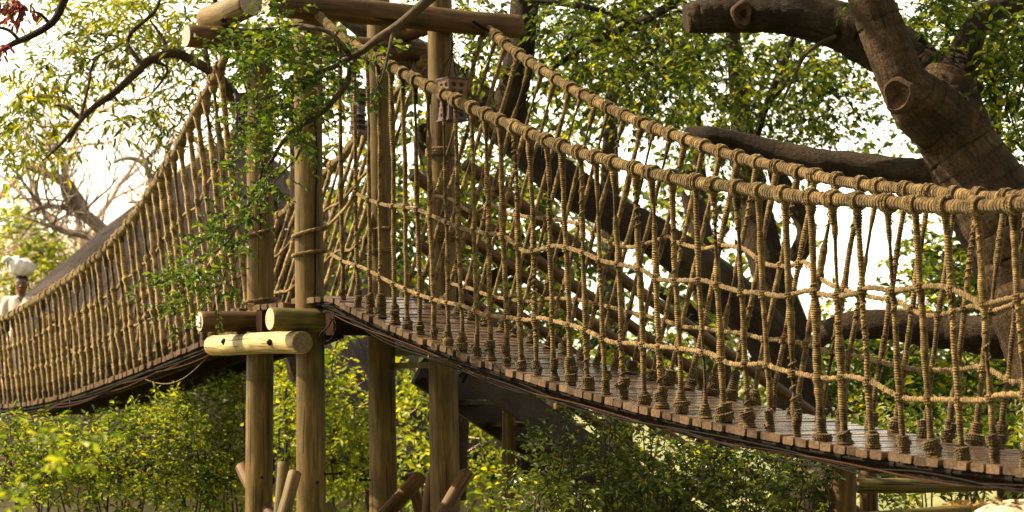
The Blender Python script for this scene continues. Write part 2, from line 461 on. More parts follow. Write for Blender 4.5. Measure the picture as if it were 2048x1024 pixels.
RS = Span(S0, BR, CR)
near_px = np.array([(685,605),(715,610),(742,620),(762,634),(790,646),(815,656),(840,665),(867,682),(897,694),(924,705),(954,715),(982,724),(1014,732),(1044,742),(1074,751),(1109,760),(1142,770),(1176,776),(1212,785),(1247,796),(1289,806),(1324,816),(1363,825),(1411,836),(1450,845),(1499,857),(1541,864),(1594,871),(1644,884),(1691,890),(1746,897),(1809,906),(1866,912),(1926,920),(1991,927)], float)
sn, zn = RS.z_of_px(near_px[:, 0], near_px[:, 1], 0.0)
cf = np.polyfit(sn, zn, 4)
def deckR(s):
    s = np.asarray(s, float)
    a = np.polyval(cf, np.clip(s, -0.1, 7.3))
    d1 = np.polyval(np.polyder(cf), 7.3)
    ex = np.clip(s - 7.3, 0, None)
    return a + d1 * ex + 0.03 * ex ** 2
def onear(s): return -0.02 - 0.08 * np.clip(s / 7.0, 0, 1.3)
def ofar(s): return 0.76 - 0.60 * np.clip((np.asarray(s) + .6) / 7.6, 0, 1.1) ** 0.75
nr_px = np.array([(615,5),(650,45),(700,85),(750,110),(790,140),(850,170),(900,195),(950,217),(1000,243),(1050,265),(1100,283),(1150,300),(1200,318),(1250,332),(1300,345),(1350,355),(1400,365),(1450,372),(1500,380),(1560,390),(1620,395),(1700,401),(1800,406),(1900,411),(2048,409)], float)
fr_px = np.array([(962,45),(985,65),(1000,80),(1050,118),(1100,150),(1150,180),(1200,207),(1250,235),(1300,255),(1350,268),(1400,288),(1450,305),(1500,322),(1560,338),(1620,350),(1700,362),(1800,378),(1900,388),(2048,396)], float)
def rail_fit(sp, px, wf):
    s = sp.s_of_px(px[:, 0], 0.0)
    for _ in range(12): s = sp.s_of_px(px[:, 0], wf(s))
    t, z = sp.z_of_px(px[:, 0], px[:, 1], wf(s))
    return t, z
wN = lambda s: onear(np.asarray(s, float))
wF = lambda s: W + ofar(np.asarray(s, float))
sN, zN = rail_fit(RS, nr_px, wN)
sF, zF = rail_fit(RS, fr_px, wF)
def interp_ext(x, xp, fp):
    x = np.asarray(x, float); y = np.interp(x, xp, fp)
    k = (fp[-1] - fp[-4]) / (xp[-1] - xp[-4])
    return y + np.clip(x - xp[-1], 0, None) * (k + .05 * np.clip(x - xp[-1], 0, None))
def smooth1(x, y):
    c = np.polyfit(x, y, 6); return lambda t: np.polyval(c, np.clip(t, x[0], x[-1])) + np.clip(np.asarray(t) - x[-1], 0, None) * np.polyval(np.polyder(c), x[-1])
zrN = smooth1(sN, zN); zrF = smooth1(sF, zF)

def P3(sp, s, w, z):
    xy = sp.xy(s, w); return np.concatenate([xy, np.asarray(z, float)[..., None]], -1)
def footR(s, side):  # side 0 near 1 far
    s = np.asarray(s, float); return P3(RS, s, np.full_like(s, 0.0 if side == 0 else W), deckR(s))
def topR(s, side):
    s = np.asarray(s, float)
    return P3(RS, s, wN(s), zrN(s)) if side == 0 else P3(RS, s, wF(s), zrF(s))

# ---- the farther (left hand) span
P1 = RS.o + RS.b * (-1.60); P2 = RS.o + RS.b * (-0.60)
bl = np.array([-.431, .902]); bl /= np.linalg.norm(bl); cl = np.array([bl[1], -bl[0]])
LS = Span(P1, bl, cl)
ln_px = np.array([(475,663),(400,689),(329,714),(255,751),(180,777),(111,793),(58,804),(5,809)], float)
sl, zl = LS.z_of_px(ln_px[:, 0], ln_px[:, 1], 0.0)
cfl = np.polyfit(sl, zl, 3)
def deckL(s):
    s = np.asarray(s, float); a = np.polyval(cfl, np.clip(s, sl[0] - .3, sl[-1]))
    a = a + np.clip((sl[0] - .3) - s, 0, None) * .15
    return a + 0.025 * np.clip(s - sl[-1], 0, None) ** 2
wLN = lambda s: -(0.10 + 0.16 * np.clip(1 - np.asarray(s, float) / 5.0, 0, 1))
wLF = lambda s: W + 0.08 + 0.62 * np.clip(1 - np.asarray(s, float) / 8.0, 0, 1)
lr_px = np.array([(463,92),(455,107),(430,148),(405,200),(380,248),(355,297),(330,345),(300,388),(270,427),(215,495),(150,550),(110,578),(75,602),(35,622),(0,640)], float)
sLr, zLr = rail_fit(LS, lr_px, wLN)
cLr = np.polyfit(sLr, zLr, 5)
def zrL(s):
    s = np.asarray(s, float); a = np.polyval(cLr, np.clip(s, sLr[0], sLr[-1]))
    e = np.clip(s - sLr[-1], 0, None)
    return a - 0.02 * e + 0.06 * e ** 2
def footL(s, side):
    s = np.asarray(s, float); return P3(LS, s, np.full_like(s, 0.0 if side == 0 else W), deckL(s))
def topL(s, side):
    s = np.asarray(s, float); return P3(LS, s, wLN(s) if side == 0 else wLF(s), zrL(s))

# ------------------------------------------------------------------ rope parts
def rope_profile(n, L, bulges):
    """radius factor and darkness along a wrapped rope"""
    x = np.linspace(0, L, n)
    f = np.ones(n); dk = np.zeros(n)
    for sc_, am in ((.05, .04), (.022, .04), (.011, .04)):
        q_ = max(3, int(L / sc_)); f = f + am * np.interp(x, np.linspace(0, L, q_), RNG.normal(0, 1, q_))
    for _ in range(random.randint(3, 6)):                    # lumps in the wrapping
        c, w, a = random.uniform(0, L), random.uniform(.03, .10), random.uniform(.08, .34)
        f += a * np.exp(-((x - c) / w) ** 2)
    if random.random() < .6:                                # a stretch where the wrapping has gone: thin dark core
        c, w = (L - random.uniform(.1, .35) if random.random() < .6 else random.uniform(.2, L - .2)), random.uniform(.05, .16)
        m = 1 / (1 + np.exp(-(w - np.abs(x - c)) / .008))
        f *= 1 - .42 * m; dk = np.maximum(dk, m * random.uniform(.6, 1))
    for b in bulges:
        f += random.uniform(.3, .65) * np.exp(-((x - b - random.uniform(-.01, .01)) / random.uniform(.016, .03)) ** 2)
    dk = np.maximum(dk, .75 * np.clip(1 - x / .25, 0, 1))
    return f, dk

def helix(center_path, R, r, turns, n, mb, sides=5, phase=0.0):
    P = np.asarray(center_path, float)
    T, A, B = frames(P)
    t = np.linspace(0, 2 * PI * turns, n) + phase
    idx = np.linspace(0, len(P) - 1, n)
    C = np.stack([np.interp(idx, np.arange(len(P)), P[:, k]) for k in range(3)], -1)
    AA = np.stack([np.interp(idx, np.arange(len(P)), A[:, k]) for k in range(3)], -1)
    BB = np.stack([np.interp(idx, np.arange(len(P)), B[:, k]) for k in range(3)], -1)
    RR = np.broadcast_to(R, (n,)) * (1 + RNG.normal(0, .035, n))
    tube(mb, C + RR[:, None] * (np.cos(t)[:, None] * AA + np.sin(t)[:, None] * BB), r, sides)

def tuft(mb, c, size, n=14):
    for _ in range(n):
        d = RNG.normal(0, 1, 3); d /= np.linalg.norm(d); l = size * random.uniform(.5, 1.2)
        s = np.cross(d, RNG.normal(0, 1, 3)); s /= np.linalg.norm(s)
        mb.add([c - s * .0022, c + s * .0022, c + d * l + np.array([0, 0, -.3 * l])], [[0, 1, 2]])

def fuzz(mb, P, R, n, l0=.006, l1=.022):
    P = np.asarray(P); i = RNG.integers(1, len(P) - 1, n); T = P[np.minimum(i + 1, len(P) - 1)] - P[i - 1]; T /= np.linalg.norm(T, axis=1)[:, None]
    d = np.cross(T, rnd_unit(n)); d /= np.linalg.norm(d, axis=1)[:, None] + 1e-9
    b = P[i] + d * (np.broadcast_to(R, (len(P),))[i] * .95)[:, None]
    q = d + .8 * rnd_unit(n); q /= np.linalg.norm(q, axis=1)[:, None]
    s = np.cross(q, rnd_unit(n)); s /= np.linalg.norm(s, axis=1)[:, None] + 1e-9
    V = np.stack([b - s * .0007, b + s * .0007, b + q * RNG.uniform(l0, l1, n)[:, None]], 1).reshape(-1, 3)
    mb.add(V, np.arange(3 * n).reshape(-1, 3))
def rnd_unit(n):
    d = RNG.normal(0, 1, (n, 3)); return d / np.linalg.norm(d, axis=1)[:, None]

def vertical_rope(root, a, b, rail_dir, fine, r=.0215, bulges=(), railr=.036, rm='rope'):
    """a foot, b point on the hand rope"""
    a, b = np.asarray(a, float), np.asarray(b, float)
    L = np.linalg.norm(b - a); ax = (b - a) / L
    n = int(L / (.0034 if fine else .018)) + 2
    t = np.linspace(0, 1, n)[:, None]
    P = a * (1 - t) + b * t
    side = np.cross(ax, [0, 1, 0]); side /= np.linalg.norm(side)
    q = t[:, 0] * L
    ph = random.uniform(0, 6)
    P = P + (side[None] * (np.sin(q * 3.1 + ph) + .5 * np.sin(q * 7.3 + 2 * ph) + .35 * np.sin(q * 17 + 3 * ph))[:, None] + ax[None] * 0) * .0036
    f, dk = rope_profile(n, L, bulges)
    r = r * random.uniform(.88, 1.14)
    vs = random.uniform(.72, 1.25); k = vs / .0118
    hs = 1
    rad = (lambda s, g: 1 + .17 * (np.abs(np.sin(PI * (s * k + hs * g / (2 * PI)))) - .6)) if fine else None
    mb = MB(); tube(mb, P, r * f, 9 if fine else 6, False, dk=dk, rad=rad, vs=vs)
    if fine: fuzz(mb, P, r * f, int(L * 75))
    if fine and random.random() < .75:
        for _ in range(random.randint(1, 2)):
            i0 = random.randint(4, n - 40); i1 = min(n - 2, i0 + int(random.uniform(.08, .34) * n)); tn = (i1 - i0) * .0034 / random.uniform(.03, .09)
            helix(P[i0:i1:4], r * 1.12, random.uniform(.0038, .006), tn, int(tn * 12) + 8, mb, 5, random.uniform(0, 6))
    if fine:
        for bb in bulges:                                    # lashing where the cross ropes pass
            i0 = int(np.clip(bb / L * n, 8, n - 9)); helix(P[i0 - 6:i0 + 6:2], r * 1.5, .0062, 2.6, 34, mb, 5, random.uniform(0, 6))
            if random.random() < .4: tuft(mb, P[i0] + np.array([random.uniform(-.02, .02), -.02, 0]), .04, 9)
    if random.random() < .3: tuft(mb, P[int(n * random.uniform(.25, .75))] + side * .015, .045)
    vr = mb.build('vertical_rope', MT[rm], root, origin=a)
    # foot wrapping
    mb = MB(); h = random.uniform(.07, .19); m = int(h / (.0034 if fine else .02)) + 3
    tt = np.linspace(0, 1, m); pr = .027 + .008 * np.clip(1 - tt * 2.2, 0, 1)
    for _ in range(random.randint(1, 3)): pr = pr + random.uniform(.003, .010) * np.exp(-((tt - random.uniform(.05, .85)) / random.uniform(.08, .22)) ** 2)
    pr = pr * (1 - .15 * tt)
    pr = pr * (random.uniform(.85, 1.2) if random.random() < .72 else random.uniform(.66, .8)); pr[-1] = r; pr[-2] = r * 1.2
    wob = random.uniform(.05, .15); ph = random.uniform(0, 6)
    k2 = 1 / .0135
    tube(mb, a + (ax * 1.0)[None] * (tt * h - .003)[:, None], pr, 11 if fine else 7, True,
         rad=lambda s, g: 1 + wob * np.sin(g * 2 + ph + s * 20) + (.07 * np.sin(2 * PI * (s * k2 + g / (2 * PI))) if fine else 0))
    if fine:
        for _ in range(random.randint(1, 3)):
            z0 = random.uniform(.0, .6) * h; z1 = min(h, z0 + random.uniform(.02, .06)); lean_ = RNG.normal(0, .10, 3) * [1, 1, 0]
            helix(np.stack([a + (ax + lean_) * q_ for q_ in np.linspace(z0, z1, 4)]), float(np.interp((z0 + z1) / 2, tt * h, pr)) * 1.06, .0068, (z1 - z0) / .012, 40, mb, 5, random.uniform(0, 6))
        fuzz(mb, np.stack([a + ax * q_ for q_ in tt * h]), pr, 26)
    if random.random() < .35 and fine: tuft(mb, a + ax * h * .5 + side * .03, .05, 10)
    mb.build('foot_wrap', MT['base'], vr, origin=a)
    # lashing round the hand rope and the collar under it
    mb = MB()
    d = np.asarray(rail_dir, float); d = d / np.linalg.norm(d)
    wd = random.uniform(.045, .075); turns = random.choice((3, 4, 5)) if fine else 3
    c0 = b - d * wd / 2 + d * random.uniform(-.01, .01)
    helix(np.stack([c0 + d * wd * x for x in np.linspace(0, 1, 4)]), railr + .006, .0085 if fine else .011, turns, 14 * turns if fine else 7 * turns, mb, 6 if fine else 4, random.uniform(0, 6))
    h2 = random.uniform(.07, .17); m = int(h2 / (.004 if fine else .025)) + 3; tt = np.linspace(0, 1, m)
    shape = random.choice((0, 0, 1, 2))
    if shape == 0: pr = r * (1.0 + .85 * tt ** 1.5)
    elif shape == 1: pr = r * (1.15 + .5 * np.sin(PI * tt))
    else: pr = r * (1.05 + .25 * tt)
    d0 = .9 if random.random() < .18 else .15
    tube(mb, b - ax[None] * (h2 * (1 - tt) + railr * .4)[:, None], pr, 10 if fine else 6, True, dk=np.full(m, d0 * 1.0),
         rad=(lambda s, g: 1 + .12 * np.sin(2 * PI * (s / .015 + g / (2 * PI))) + .05 * np.sin(3 * g + 1)) if fine else None)
    if random.random() < .22: tuft(mb, b - ax * .03 + side * .03, .05, 16)
    mb.build('top_lashing', MT[rm], vr, origin=b)
    return vr

def hand_rope(root, P, r=.034, fine=True):
    L = arclen(P)[-1]; n = int(L / (.006 if fine else .03))
    Pp = smooth_path(P, n)
    s = arclen(Pp)
    w = np.ones(n)
    for _ in range(int(L * 8)):
        c, wd, a = random.uniform(0, L), random.uniform(.015, .05), random.uniform(.06, .2)
        w += a * np.exp(-((s - c) / wd) ** 2)
    q_ = int(L / .03); w = w + .05 * np.interp(s, np.linspace(0, L, q_), RNG.normal(0, 1, q_))
    dk = np.clip(np.interp(s, np.linspace(0, L, q_), RNG.normal(.05, .3, q_)), 0, .7)
    wob = np.stack([np.sin(s * 4 + 1), np.sin(s * 3.3), np.sin(s * 5 + 2)], -1) * .004
    mb = MB()
    tube(mb, Pp + wob, r * w * .93, 12 if fine else 8, True, dk=dk,
         rad=lambda q, g: 1 + (.065 * np.sin(2 * PI * (q / .0236 + g / (2 * PI))) + .03 * np.sin(g * 2 + q * 9)))
    if fine: fuzz(mb, Pp + wob, r * w, int(L * 200))
    for _ in range(int(L * .7)): tuft(mb, Pp[random.randint(0, n - 1)] + np.array([0, -.01, .03]), .04, 12)
    return mb.build('hand_rope', MT['rope'], root, origin=P[0])

def net_rope(root, P, r=.0135, fine=True):
    L = arclen(np.asarray(P))[-1]; n = int(L / (.009 if fine else .04))
    Pp = smooth_path(P, n)
    mb = MB()
    tube(mb, Pp, r, 8 if fine else 5, True, rad=lambda q, g: 1 + .16 * np.cos(3 * g - q * 2 * PI / .055))
    return mb.build('net_rope', MT['net'], root, origin=Pp[0])

def plank(root, sp, s, z, slope, wid, length, thick, w0, m):
    c2 = sp.xy(s, w0 + length / 2 + random.uniform(-.014, .014))
    c = np.array([c2[0], c2[1], z - thick / 2])
    ax = np.array([sp.c[0], sp.c[1], random.uniform(-.006, .006)]); ax /= np.linalg.norm(ax)
    ay = np.array([sp.b[0], sp.b[1], slope]); ay /= np.linalg.norm(ay)
    az = np.cross(ax, ay)
    if az[2] < 0: az = -az
    mb = MB(); sx, sy, sz = length + random.uniform(-.012, .012), wid * random.uniform(.95, 1.0), thick * random.uniform(.94, 1.04)
    box_between(mb, (0, 0, 0), (1, 0, 0), (0, 1, 0), (0, 0, 1), sx, sy, sz, random.uniform(.003, .008), 0, 1)
    o = mb.build('plank', [m, MT['plank_end']], root, smooth=False)
    R = Matrix(((ax[0], ay[0], az[0]), (ax[1], ay[1], az[1]), (ax[2], ay[2], az[2])))
    if R.determinant() < 0: R = Matrix(((-ax[0], ay[0], az[0]), (-ax[1], ay[1], az[1]), (-ax[2], ay[2], az[2])))
    o.rotation_mode = 'QUATERNION'; o.rotation_quaternion = R.to_quaternion()
    o.location = Vector(c) - parent_world(root)
    return o

# ------------------------------------------------------------------ NEAR SPAN
def net_from_px(px, side, foot, top, sp, wfoot, wtop, zf, zt):
    out = []
    for (x, y) in px:
        t = .5; s = 0.0
        for _ in range(25):
            w = wfoot * (1 - t) + float(wtop(s)) * t
            s = float(sp.s_of_px(x, w)); Y = float(sp.xy(s, w)[1]); z = H + (HOR - y) * Y / F
            a, b = float(zf(s)), float(zt(s)); t = min(max((z - a) / (b - a), 0.02), .98)
        w = wfoot * (1 - t) + float(wtop(s)) * t
        out.append((s, t, np.array([*sp.xy(s, w), z])))
    return out

NU = [(708,385),(740,400),(770,410),(800,413),(840,421),(883,440),(926,457),(969,466),(1003,470),(1029,487),(1052,503),(1093,496),(1115,492),(1166,505),(1205,522),(1244,530),(1282,539),(1312,556),(1340,561),(1404,561),(1434,570),(1482,583),(1520,586),(1568,592),(1615,581),(1641,588),(1679,592),(1718,585),(1739,575),(1791,581),(1847,573),(1894,575),(1937,594),(1958,605),(1976,607),(2048,592),(2110,600),(2200,606)]
NL = [(686,523),(727,536),(782,565),(840,590),(883,603),(926,612),(969,629),(1012,634),(1055,640),(1081,636),(1115,644),(1158,655),(1196,672),(1227,685),(1270,687),(1295,692),(1340,695),(1387,701),(1422,708),(1460,727),(1503,729),(1529,727),(1555,738),(1606,749),(1658,757),(1697,753),(1727,759),(1752,768),(1782,785),(1814,797),(1864,799),(1910,800),(1969,800),(1999,790),(2048,790),(2130,800),(2220,800)]
FU = [(859,389),(904,399),(943,423),(982,412),(1020,427),(1055,434),(1098,438),(1141,444),(1171,453),(1205,479),(1239,490),(1270,494),(1312,481),(1340,474),(1353,484),(1404,497),(1443,491),(1486,497),(1512,515),(1538,530),(1580,532),(1611,525),(1636,553),(1675,575),(1744,594),(1791,600),(1821,618),(1855,631),(1890,628),(1924,618),(1950,613),(1984,622),(2048,605),(2120,612),(2300,612)]
FL = [(900,567),(943,578),(986,593),(1055,603),(1098,597),(1149,599),(1184,606),(1227,616),(1261,625),(1304,634),(1340,645),(1366,654),(1404,656),(1447,663),(1486,667),(1529,678),(1568,680),(1615,689),(1649,701),(1705,710),(1761,723),(1813,736),(1864,740),(1911,740),(1959,734),(1984,742),(2019,762),(2048,764),(2120,764),(2300,770)]

nb = empty('rope_bridge', (S0[0], S0[1], 0), 'near rope bridge span with brown planks and thick wrapped ropes, right of the log tower', 'rope bridge')
s_end = 9.0
nets = {}
for nm, px, side in (('NU', NU, 0), ('NL', NL, 0), ('FU', FU, 1), ('FL', FL, 1)):
    if side == 0: nets[nm] = net_from_px(px, 0, footR, topR, RS, 0.0, wN, deckR, zrN)
    else: nets[nm] = net_from_px(px, 1, footR, topR, RS, W, wF, deckR, zrF)

sg = np.linspace(-.62, s_end, 60)
hand_rope(nb, topR(np.linspace(-.62, s_end, 60), 0))
hand_rope(nb, topR(np.linspace(-.50, s_end, 60), 1))
def tang(fn, s, side):
    d = fn(np.array([s + .02]), side)[0] - fn(np.array([s - .02]), side)[0]
    return d / np.linalg.norm(d)
s_near = list(sn) + [sn[-1] + .225, sn[-1] + .45, sn[-1] + .67, sn[-1] + .9]
s_far = list(np.arange(-0.42, 8.4, .222) + RNG.normal(0, .018, len(np.arange(-0.42, 8.4, .222))))
for side, ss, (u, l) in ((0, s_near, ('NU', 'NL')), (1, s_far, ('FU', 'FL'))):
    for s in ss:
        s = float(s)
        a = footR(np.array([s]), side)[0]; tp = s + random.uniform(-.02, .02)
        b = topR(np.array([tp]), side)[0]
        L = np.linalg.norm(b - a); bl_ = []
        for k in (u, l):
            arr = nets[k]; bl_.append(L * float(np.interp(s, [q[0] for q in arr], [q[1] for q in arr])))
        vertical_rope(nb, a, b, tang(topR, tp, side), True, .0152 if side == 0 else .0146, bl_)
# lateral ropes; the two near ones begin as a loop round the tower post
def post_wrap(c, R, z, tilt, a0, turns, n=26):
    t = np.linspace(0, 2 * PI * turns, n) + a0
    return np.stack([c[0] + R * np.cos(t), c[1] + R * np.sin(t), z + tilt * np.linspace(0, 1, n)], -1)
for nm in ('NU', 'NL', 'FU', 'FL'):
    net_rope(nb, np.array([q[2] for q in nets[nm]]))
# deck
pitch = .107
for k, s in enumerate(np.arange(-.72, s_end - .1, pitch)):
    sl_ = float(deckR(s + .05) - deckR(s - .05)) / .1 if s > -.2 else (0.0 if s < -.45 else -.03)
    plank(nb, RS, float(s), float(deckR(max(s, -.1))) + random.uniform(-.003, .002), sl_, pitch - .014, .86, .042, -.065, MT['plank'])
def along(sp, z, w, dz, s0, s1, n):
    s = np.linspace(s0, s1, n); return P3(sp, s, np.full(n, w), z(s) + dz)
for w, in ((-.035,), (W + .03,)):
    mb = MB(); tube(mb, along(RS, deckR, w, -.058, -.4, s_end, 500), .0135, 8, rad=lambda q, g: 1 + .16 * np.cos(4 * g - q * 2 * PI / .09))
    mb.build('support_cable', MT['cable'], nb)
    mb = MB(); Pc = along(RS, deckR, w + (.035 if w < .3 else -.035), -.078, -.3, s_end, 90)
    T_ = np.gradient(Pc, axis=0); T_ /= np.linalg.norm(T_, axis=1)[:, None]
    cc = np.array([CR[0], CR[1], 0]); V = []
    for p, t in zip(Pc, T_):
        up = np.cross(cc, t); up = up if up[2] > 0 else -up
        V += [p - cc * .02 - up * .032, p + cc * .02 - up * .032, p + cc * .02 + up * .034, p - cc * .02 + up * .034]
    n = len(Pc); Fq = [[i * 4 + j, i * 4 + (j + 1) % 4, (i + 1) * 4 + (j + 1) % 4, (i + 1) * 4 + j] for i in range(n - 1) for j in range(4)]
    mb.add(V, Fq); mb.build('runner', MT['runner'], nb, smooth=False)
for k in range(4):                                             # slack electric wires tied under the edge
    n = 160; s = np.linspace(-.25 + .05 * k, s_end, n)
    w = -.055 - .012 * np.sin(s * (1.7 + .3 * k) + k) - .006 * k
    dz = -.078 - .020 * np.sin(s * (2.2 + .37 * k) + 1.7 * k) - .008 * k - .02 * np.abs(np.sin(s * 1.1 + k))
    mb = MB(); tube(mb, P3(RS, s, w, deckR(s) + dz), .0048 if k < 3 else .0035, 5)
    mb.build('electric_wire', MT['wire_brown' if k in (1, 4) else 'wire'], nb)
# clamps of the cable
mb = MB()
for s in np.arange(.1, s_end, .43):
    c = P3(RS, np.array(s), np.array(-.035), deckR(s) - .058)
    t = np.array([BR[0], BR[1], 0])
    tube(mb, np.stack([c - t * .016, c + t * .016]), .022, 8)
mb.build('cable_clamps', MT['wire'], nb)['kind'] = 'stuff'
fl = MB()
# ------------------------------------------------------------------ FAR SPAN
lb = empty('rope_bridge', (P1[0], P1[1], 0), 'farther rope bridge span dipping left from the tower, densely roped, the woman walking on it', 'rope bridge')
sLe = 11.6
hand_rope(lb, topL(np.linspace(.05, sLe, 60), 0), .040, False)
hand_rope(lb, topL(np.linspace(-.1, sLe, 60), 1), .038, False)
for side in (0, 1):
    for s in np.arange(.22 if side == 0 else .05, sLe - .1, .232):
        s = float(s + random.uniform(-.03, .03))
        a = footL(np.array([s]), side)[0]; b = topL(np.array([s + random.uniform(-.03, .03)]), side)[0]
        L = np.linalg.norm(b - a)
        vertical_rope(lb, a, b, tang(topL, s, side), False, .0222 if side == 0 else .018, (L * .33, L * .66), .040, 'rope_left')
for side in (0, 1):
    for fr in (.34, .67):
        s = np.linspace(.1 if side else .25, sLe, 70); a, b = footL(s, side), topL(s, side)
        t = (fr + .014 * np.sin(s * 4.1 + fr * 9 + side) + .012 * np.sin(s * 9 + side * 2))[:, None]
        net_rope(lb, a * (1 - t) + b * t + (np.array([cl[0], cl[1], 0]) * (.020 if side == 0 else -.020)), .0145, False)
pl_ = .126
for s in np.arange(.12, sLe, pl_):
    plank(lb, LS, float(s), float(deckL(s)), float(deckL(s + .05) - deckL(s - .05)) / .1, pl_ - .012, .88, .045, -.075, MT['plank_left'])
for w, dz, hh in ((.02, -.085, .04), (.36, -.095, .05), (.70, -.085, .04)):
    mb = MB(); Pc = along(LS, deckL, w, dz, .0, sLe, 80); cc = np.array([cl[0], cl[1], 0]); V = []
    for p in Pc: V += [p - cc * .03 + [0, 0, -hh], p + cc * .03 + [0, 0, -hh], p + cc * .03 + [0, 0, hh], p - cc * .03 + [0, 0, hh]]
    n = len(Pc); mb.add(V, [[i * 4 + j, i * 4 + (j + 1) % 4, (i + 1) * 4 + (j + 1) % 4, (i + 1) * 4 + j] for i in range(n - 1) for j in range(4)])
    mb.build('runner', MT['runner'], lb, smooth=False)
for w in (-.05, W + .05):
    mb = MB(); tube(mb, along(LS, deckL, w, -.075, 0, sLe, 120), .014, 6); mb.build('support_cable', MT['cable'], lb)
for k in range(3):
    n = 120; s = np.linspace(.0, sLe, n)
    mb = MB(); tube(mb, P3(LS, s, -.085 - .012 * np.sin(s * 2 + k), deckL(s) - .085 - .03 * np.abs(np.sin(s * (1.1 + .3 * k) + k)) - .02 * k), .006, 5)
    mb.build('electric_wire', MT['wire_brown' if k else 'wire'], lb)
mb = MB(); a_ = P3(LS, np.array(1.0), np.array(-.05), deckL(1.0) - .10)   # one pale loose end hanging in a bow under the deck
b_ = P3(LS, np.array(3.1), np.array(-.05), deckL(3.1) - .12); tt = np.linspace(0, 1, 24)[:, None]
tube(mb, a_ * (1 - tt) + b_ * tt - np.array([0, 0, 1]) * (.15 * np.sin(PI * tt) ** 1), .004, 5); mb.build('loose_cord', MT['net'], lb)
mb = MB(); a_ = P3(LS, np.array(5.6), np.array(-.09), deckL(5.6) - .03)
tube(mb, np.stack([a_, a_ + [.01, 0, -.12], a_ + [-.01, 0, -.24]]), .007, 5); tube(mb, np.stack([a_ + [-.01, 0, -.23], a_ + [0, 0, -.27], a_ + [.0, 0, -.30]]), [.012, .02, .006], 6)
mb.build('loose_cord', MT['net'], lb)
# ------------------------------------------------------------------ TOWER
tw = empty('log_tower', (P2[0], P2[1], 0), 'tall tower of round log posts and crossed log beams carrying both bridge spans', 'bridge tower')
def PC(base, w, s=0.0): return base + w * CR + s * BR
def log(name, a, b, r0, r1, m, e='end', parent=None, sides=24, knots=5, bend=.011):
    a, b = np.asarray(a, float), np.asarray(b, float); L = np.linalg.norm(b - a)
    n = max(10, int(L / .05)); t = np.linspace(0, 1, n)
    P = a + (b - a) * t[:, None]
    ph = random.uniform(0, 6); P[:, 0] += bend * np.sin(t * 5 + ph); P[:, 2] += .4 * bend * np.sin(t * 7 + ph)
    R = r0 + (r1 - r0) * t
    R = R * (1 + .012 * np.sin(t * 23 + ph)); R[0] *= .93; R[-1] *= .93
    mb = MB()
    P = np.vstack([P[0], P[0] + (P[1] - P[0]) * .12, P[1:-1], P[-1] + (P[-2] - P[-1]) * .12, P[-1]])
    R = np.concatenate([[R[0]], [R[1]], R[1:-1], [R[-2]], [R[-1]]])
    kn = [(random.uniform(.1, .9) * L, random.uniform(0, 6.28), random.uniform(.02, .05)) for _ in range(knots)]
    def rad(q, g):
        f = 1 + .012 * np.sin(2 * g + ph) + .008 * np.sin(5 * g + q * .7 + ph)
        for c, gg, w in kn:
            dg = np.angle(np.exp(1j * (g - gg)))
            f = f + .08 * np.exp(-((q - c) / w) ** 2 - (dg / .35) ** 2)
        return f
    tube(mb, P, R, sides, True, 0, 1, rad=rad)
    return mb.build(name, [MT[m], MT[e]], parent if parent is not None else tw, origin=a)

def v3(xy, z): return np.array([xy[0], xy[1], z])
Pb1, Pb2 = P1 + CR * 1.14, P2 + CR * 1.20
GZ = -.3
lean = pw(20, 18.2) / 3.3
post1 = log('post', v3(P1, GZ), v3(P1, 4.96), .113, .108, 'pole', 'end')
post2 = log('post', v3(P2, GZ), v3(P2, 5.25), .114, .106, 'pole', 'end')
post3 = log('post', v3(Pb1 + [.012, 0], GZ), v3(Pb1 + [-.085, 0], 5.6), .127, .095, 'pole', 'end')
post4 = log('post', v3(Pb2 + [.012, 0], GZ), v3(Pb2 + [-.085, 0], 5.3), .130, .097, 'pole', 'end')
zA = H + 2.77
A0 = P1 + BR * -.0
# gate beams (lashed beside the posts, on their far side from each other)
log('cross_beam', v3(PC(P1, -.61, .0), zA), v3(PC(P1, 1.49, .0), zA + .01), .092, .090, 'pole_dark', 'end_grey')
log('cross_beam', v3(PC(P2, -.41, .14), H + 2.87), v3(PC(P2, 1.77, .14), H + 2.86), .096, .094, 'pole_dark', 'end_grey')
log('tie_beam', v3(PC(P1, -.30, -.36), H + 2.965), v3(PC(P1, -.30, .58), H + 2.965), .103, .105, 'pole', 'end_grey')
log('tie_beam', v3(PC(P1, 1.32, -.36), H + 2.965), v3(PC(P1, 1.32, .58), H + 2.965), .103, .105, 'pole_dark', 'end_grey')
# deck level beams
d1 = log('floor_beam', v3(PC(P1, -.57, .17), H + .50), v3(PC(P1, 1.5, .17), H + .50), .083, .083, 'pole_dark', 'end')
log('floor_beam', v3(PC(P2, -.41, .185), H + .495), v3(PC(P2, 1.6, .185), H + .495), .088, .086, 'pole_green', 'end')
log('side_beam', v3(PC(P1, -.215, -.44), H + .325), v3(PC(P1, -.215, 1.33), H + .322), .083, .085, 'pole_cream', 'end_dark')
log('side_beam', v3(PC(P1, 1.36, -.44), H + .325), v3(PC(P1, 1.36, 1.33), H + .322), .083, .085, 'pole_dark', 'end_dark')
